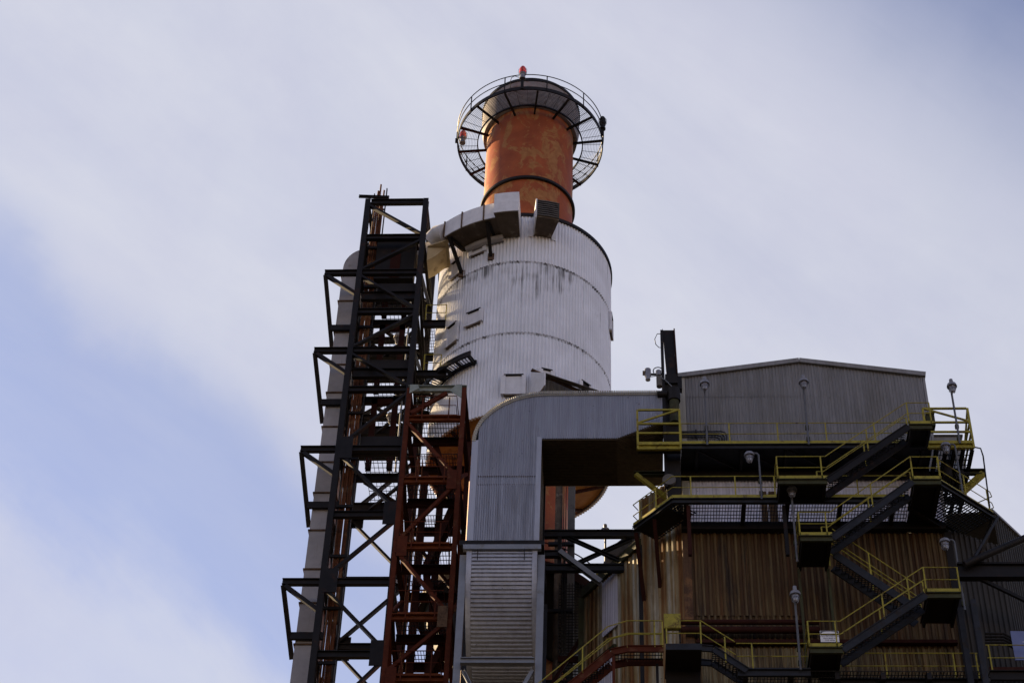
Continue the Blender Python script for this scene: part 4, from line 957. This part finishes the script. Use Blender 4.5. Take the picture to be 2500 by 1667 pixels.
# ------------------------------------------------------------------ smaller fittings
T = thing('conduit_bundle', 'four thin conduits bent down the left of the gable wall', 'conduits', (4, YW, 51))
for k in range(4):
    z = 52.30-.10*k; x = 4.55-.09*k
    part('conduit', MB().tube([(2.7, YW-.10, z), (x-.2, YW-.10, z), (x-.05, YW-.10, z-.06), (x, YW-.10, z-.22), (x, YW-.10, 50.3)], .026, 6), 'slate_steel', T, True)
part('conduit_strap', MB().bx(3.3, 3.36, YW-.16, YW-.07, 51.95, 52.36), 'black_steel', T)
part('conduit_fitting', MB().bx(4.2, 4.62, YW-.18, YW-.14, 51.30, 51.40), 'black_steel', T)
p0, p1 = onY(2158, 966, 60.2), onY(2240, 1000, 60.2)
T = thing('air_handler', 'grey sheet metal air handler box behind the right guard frame', 'air handler', (13.3, 60, Z1))
part('casing', MB().bx(12.78, 14.0, 60.0, 61.2, Z1+.15, 52.3), 'gable_clad', T)
part('lower_panel', MB().bx(12.80, 13.85, 59.95, 59.997, Z1+.2, Z1+.62), 'galv_steel', T)
part('top_lid', MB().bx(12.72, 14.06, 59.94, 61.26, 52.30, 52.38), 'roof_felt', T)
part('hatch', MB().bx(13.35, 13.7, 59.96, 59.997, Z1+.8, Z1+1.6), 'slate_steel', T)
T = thing('junction_box', 'rusty yellow box on the inner corner of the right guard frame', 'electrical box', (12.5, 58.3, 51.3))
part('cabinet', MB().bx(12.36, 12.66, 58.15, 58.5, 51.35, 51.95), 'olive_trim', T); part('lid', MB().bx(12.34, 12.68, 58.12, 58.53, 51.955, 52.0), 'yellow_paint', T)
T = thing('valve_motor', 'dark motorised valve hanging under the right grating platform', 'valve', (13.2, 59.4, 49.4))
part('motor', cyl((13.0, 59.0, 49.75), (0, 0, 1), .2, .8), 'dark_box', T, True); part('body', cyl((13.45, 59.0, 49.55), (1, 0, 0), .17, .3), 'dark_box', T, True)
part('hand_wheel', MB().tube([(13.45+.18*math.cos(R_(t)), 58.85, 49.35+.18*math.sin(R_(t))) for t in range(0, 361, 30)], .025, 6), 'black_steel', T, True)
part('stem', cyl((13.6, 59.0, 49.6), (1, 0, 0), .05, .5), 'black_steel', T, True)
# red-brown mains along the rusty wall
for zc, r in ((0, .10), (-.35, .13)):
    a, b2 = onY(1558, 1428, 59.35), onY(1862, 1428, 59.35)
    solo('water_main', MB().tube([a+V((0, 0, zc)), b2+V((.3, 0, zc+.0))], r, 14), 'maroon_steel', 'upper slim red brown main running along the rusty wall' if zc == 0 else 'lower thicker red brown main running along the rusty wall', 'pipe', smooth=True)
# plant at the right edge
T = thing('pipe_gantry', 'black girder and diagonal pipes reaching out of the right edge', 'gantry', (14.5, 57.4, 43))
a, b2 = onY(2200, 1312, 57.6), onY(2460, 1312, 57.6); b2.z = a.z
part('girder', MB().ib(a, b2, .30, .66, t=.08), 'black_steel', T)
a, b2 = onY(2215, 1296, 57.3), onY(2420, 1207, 57.3); part('diagonal_pipe', MB().tube([a, b2], .14, 12), 'black_steel', T, True)
a, b2 = onY(2236, 1282, 57.5), onY(2292, 1186, 58.6); part('stay_rod', MB().beam(a, b2, .09, .09), 'black_steel', T)
a, b2 = onY(2250, 1328, 57.7), onY(2420, 1410, 57.7); part('knee_brace', MB().beam(a, b2, .12, .12), 'black_steel', T)
part('column', MB().ib((17.2, 57.6, 0), (17.2, 57.6, 44.5), .3, .3, (0, 1, 0)), 'black_steel', T)
T = thing('cable_bundle', 'stepped bundle of dark cables on the lower right wall', 'cables', (14.5, 59, 40))
for k in range(4):
    pts = [onY(x, y+7*k, 58.9) for x, y in ((2262, 1530-76), (2305, 1530-76), (2322, 1463), (2342, 1472), (2420, 1472))]
    part('cable', MB().tube(pts, .045, 7), 'black_steel', T, True)
p = onY(2350, 1482, 58.6)
T = thing('notice_panel', 'flat blue panel fixed at the lower right edge of the plant', 'panel', p)
part('plate', MB().box(p+V((.25, 0, 0)), (.62, 0, 0), (0, .02, 0), (0, 0, .62)), 'blue_panel', T)
part('white_line', MB().box(p+V((.35, -.026, .15)), (.35, 0, 0), (0, .002, 0), (0, 0, .012)), 'white_sign', T)
# safety sign
p = onY(1905.5, 1461, 57.66)
T = thing('safety_sign', 'small white notice reading fall protection required in this area', 'sign', p)
part('plate', MB().box(p, (.33, 0, 0), (0, .012, 0), (0, 0, .235)), 'white_sign', T)
part('header', MB().box(p+V((0, -.015, .135)), (.315, 0, 0), (0, .002, 0), (0, 0, .085)), 'black_print', T)
m = MB(); k = 28; c = p+V((0, -.0205, .135))
m.poly([c+V((.285*math.cos(2*math.pi*i/k), 0, .065*math.sin(2*math.pi*i/k))) for i in range(k)], (0, .003, 0)); part('oval', m, 'white_sign', T)
def text(par, s, at, size, mat):
    cu = bpy.data.curves.new('lettering', 'FONT'); cu.body = s; cu.size = size; cu.align_x = 'CENTER'; cu.align_y = 'CENTER'; cu.extrude = .0015
    to = bpy.data.objects.new('tmp', cu); COL.objects.link(to)
    dg = bpy.context.evaluated_depsgraph_get(); me = bpy.data.meshes.new_from_object(to.evaluated_get(dg)); bpy.data.objects.remove(to)
    me.materials.clear(); me.materials.append(MAT[mat])
    o = bpy.data.objects.new('lettering', me); COL.objects.link(o); o.parent = par; o.rotation_euler = (R_(90), 0, 0)
    o.location = V(at)-LOC[par]; LOC[o] = V(at); return o
for s, dz in (('FALL PROTECTION', .005), ('REQUIRED IN', -.085), ('THIS AREA', -.17)): text(T, s, p+V((0, -.0145, dz)), .075, 'black_print')
# pieces behind the bridge
T = thing('roof_hopper', 'sloping grey roof hopper behind the truss bridge', 'hopper', (1.0, 66, 47))
pts = [onY(x, y, 66) for x, y in ((1478, 1226), (1440, 1228), (1395, 1262), (1370, 1345), (1478, 1345))]
part('body', MB().poly(pts, (0, 2.4, 0)), 'roof_felt', T)
part('eave_strip', MB().beam(onY(1398, 1279, 65.9), onY(1478, 1279, 65.9), .08, .1), 'rust_pipe', T)
T = thing('yellow_standpipe', 'yellow standpipe with side branches seen through the truss bridge', 'pipe', (-.2, 65, 44))
a = onY(1373, 1304, 64.8); b2 = onY(1373, 1375, 64.8)
part('pipe', MB().tube([a, (b2.x, 64.8, 40)], .09, 8), 'yellow_paint', T, True)
part('branch', MB().tube([a, onY(1398, 1304, 64.8)], .07, 8), 'yellow_paint', T, True)
part('branch', MB().tube([onY(1373, 1332, 64.8), onY(1405, 1332, 64.8)], .07, 8), 'yellow_paint', T, True)
part('collar', MB().tube([onY(1373, 1334, 64.8), onY(1373, 1340, 64.8)], .14, 8), 'rust_pipe', T, True)
T = thing('scaffold_screen', 'dark wire mesh screen between the red ring and the rusty wall', 'screen', (-1.8, 65.5, 38))
part('mesh', MB().grate((-2.3, 65.4, 36), (1.1, 0, 0), (0, 0, 13.0), .14, .14, .03, .03), 'grating_steel', T)
for z in (45.2, 41.6): part('rail', MB().bx(-2.3, -1.2, 65.3, 65.39, z-.14, z+.14), 'maroon_steel', T)
part('brace', MB().beam((-3.2, 65.25, 42.6), (-1.25, 65.25, 46.4), .16, .14), 'maroon_steel', T)

# ------------------------------------------------------------------ sky and light
SUN_EL, SUN_AZ = 26.0, -52.0       # azimuth from +Y towards +X
W = bpy.data.worlds.new('World'); S.world = W; W.use_nodes = True; nt = W.node_tree
bg = nt.nodes['Background']
sky = nt.nodes.new('ShaderNodeTexSky'); sky.sky_type = 'NISHITA'; sky.sun_disc = False
sky.sun_elevation = R_(SUN_EL); sky.sun_rotation = R_(SUN_AZ); sky.altitude = 0; sky.air_density = 1; sky.dust_density = 0; sky.ozone_density = 2
gen = nt.nodes.new('ShaderNodeTexCoord').outputs['Generated']
nr = nt.nodes.new('ShaderNodeVectorMath'); nr.operation = 'NORMALIZE'; nt.links.new(gen, nr.inputs[0]); dirv = nr.outputs[0]
def mth(op, a, b2=0, c=None):
    q = nt.nodes.new('ShaderNodeMath'); q.operation = op
    for i, v in enumerate((a, b2) if c is None else (a, b2, c)):
        if isinstance(v, (int, float)): q.inputs[i].default_value = v
        else: nt.links.new(v, q.inputs[i])
    return q.outputs[0]
def dotd(v):
    q = nt.nodes.new('ShaderNodeVectorMath'); q.operation = 'DOT_PRODUCT'; nt.links.new(dirv, q.inputs[0]); q.inputs[1].default_value = tuple(v); return q.outputs['Value']
# cloud layer: soft wisps stretched along one wind direction, plus clear lanes at two compass directions
e1 = Rv*.80-Uv*.60; e2 = Rv*.60+Uv*.80           # along / across the wind, fixed in the world
wind = nt.nodes.new('ShaderNodeCombineXYZ')
nt.links.new(mth('MULTIPLY', dotd(e1), 1.6), wind.inputs[0]); nt.links.new(mth('MULTIPLY', dotd(e2), 5.0), wind.inputs[1]); nt.links.new(mth('MULTIPLY', dotd(Dv), 2.0), wind.inputs[2])
wv = wind.outputs[0]
n1 = noise(nt, wv, 1.4, 7, .62, .25); n2 = noise(nt, dirv, 3.2, 6, .6, .3); n3 = noise(nt, dirv, 14, 5, .6, .2)
wob = mth('ADD', mth('MULTIPLY', mth('SUBTRACT', n1, .5), .075), mth('ADD', mth('MULTIPLY', mth('SUBTRACT', n2, .5), .10), mth('MULTIPLY', mth('SUBTRACT', n3, .5), .022)))
def edge(d0, d1, lo, hi, k):
    """soft cloud edge along the great circle through two directions; 1 on the side its normal points to"""
    nrm = d1.cross(d0).normalized(); q = nt.nodes.new('ShaderNodeMapRange'); q.interpolation_type = 'SMOOTHSTEP'
    q.inputs[1].default_value = lo; q.inputs[2].default_value = hi
    nt.links.new(mth('ADD', dotd(nrm), mth('MULTIPLY', wob, k)), q.inputs[0]); return q.outputs[0]
def dr(x, y): return ray(x, y).normalized()
# cloud layer and gaps are composed below
L1 = edge(dr(700, 1030), dr(0, 520), -.020, .022, 1.1)        # under side of the big cloud bank, lower left
L2 = edge(dr(700, 1500), dr(0, 1010), -.020, .045, 1.6)       # second bank below it
L3 = edge(dr(1850, -30), dr(2352, 300), -.07, .07, 1.0)     # clear corner, upper right
L4 = edge(dr(1150, 1100), dr(900, 200), -.10, .10, .5)        # left part of the sky only
L5 = edge(dr(1500, -300), dr(2500, 900), -.05, .22, 1.0)
left = mth('MULTIPLY', mth('MULTIPLY', L1, mth('SUBTRACT', 1.0, mth('MULTIPLY', L2, .84))), mth('ADD', .19, mth('MULTIPLY', L4, .40)))
clear = mth('ADD', mth('ADD', left, mth('MULTIPLY', L3, .66)), mth('ADD', mth('MULTIPLY', L5, .26), .03))
thin = ramp(nt, n1, [(.34, .20), (.58, 0)])
clear = mth('MINIMUM', mth('ADD', clear, thin), 1.0)
cl = ramp(nt, mth('ADD', mth('MULTIPLY', n2, .6), mth('MULTIPLY', n3, .4)), [(.28, (.61, .615, .745)), (.50, (.67, .682, .785)), (.72, (.735, .75, .82))])
blue = nt.nodes.new('ShaderNodeMix'); blue.data_type = 'RGBA'
sc = nt.nodes.new('ShaderNodeVectorMath'); sc.operation = 'MULTIPLY'; nt.links.new(sky.outputs[0], sc.inputs[0]); sc.inputs[1].default_value = (1.42, 1.02, .96)
sc2 = nt.nodes.new('ShaderNodeVectorMath'); sc2.operation = 'SCALE'; nt.links.new(cl, sc2.inputs[0]); sc2.inputs['Scale'].default_value = 5.36
nt.links.new(clear, blue.inputs[0]); nt.links.new(sc2.outputs[0], blue.inputs[6]); nt.links.new(sc.outputs[0], blue.inputs[7])
nt.links.new(blue.outputs[2], bg.inputs['Color']); bg.inputs['Strength'].default_value = .05
sd = bpy.data.lights.new('sun', 'SUN'); so = bpy.data.objects.new('sun', sd); COL.objects.link(so)
sd.energy = 5.0; sd.angle = R_(.5); sd.color = (1.0, .74, .42)
el, az = R_(SUN_EL), R_(SUN_AZ); sv = V((math.sin(az)*math.cos(el), math.cos(az)*math.cos(el), math.sin(el)))
so.rotation_euler = (-sv).to_track_quat('-Z', 'Y').to_euler()
S.view_settings.view_transform = 'Standard'; S.view_settings.look = 'None'; S.view_settings.exposure = 1.9; S.view_settings.gamma = 1
try: S.cycles.max_bounces = 6; S.cycles.use_denoising = True
except Exception: pass
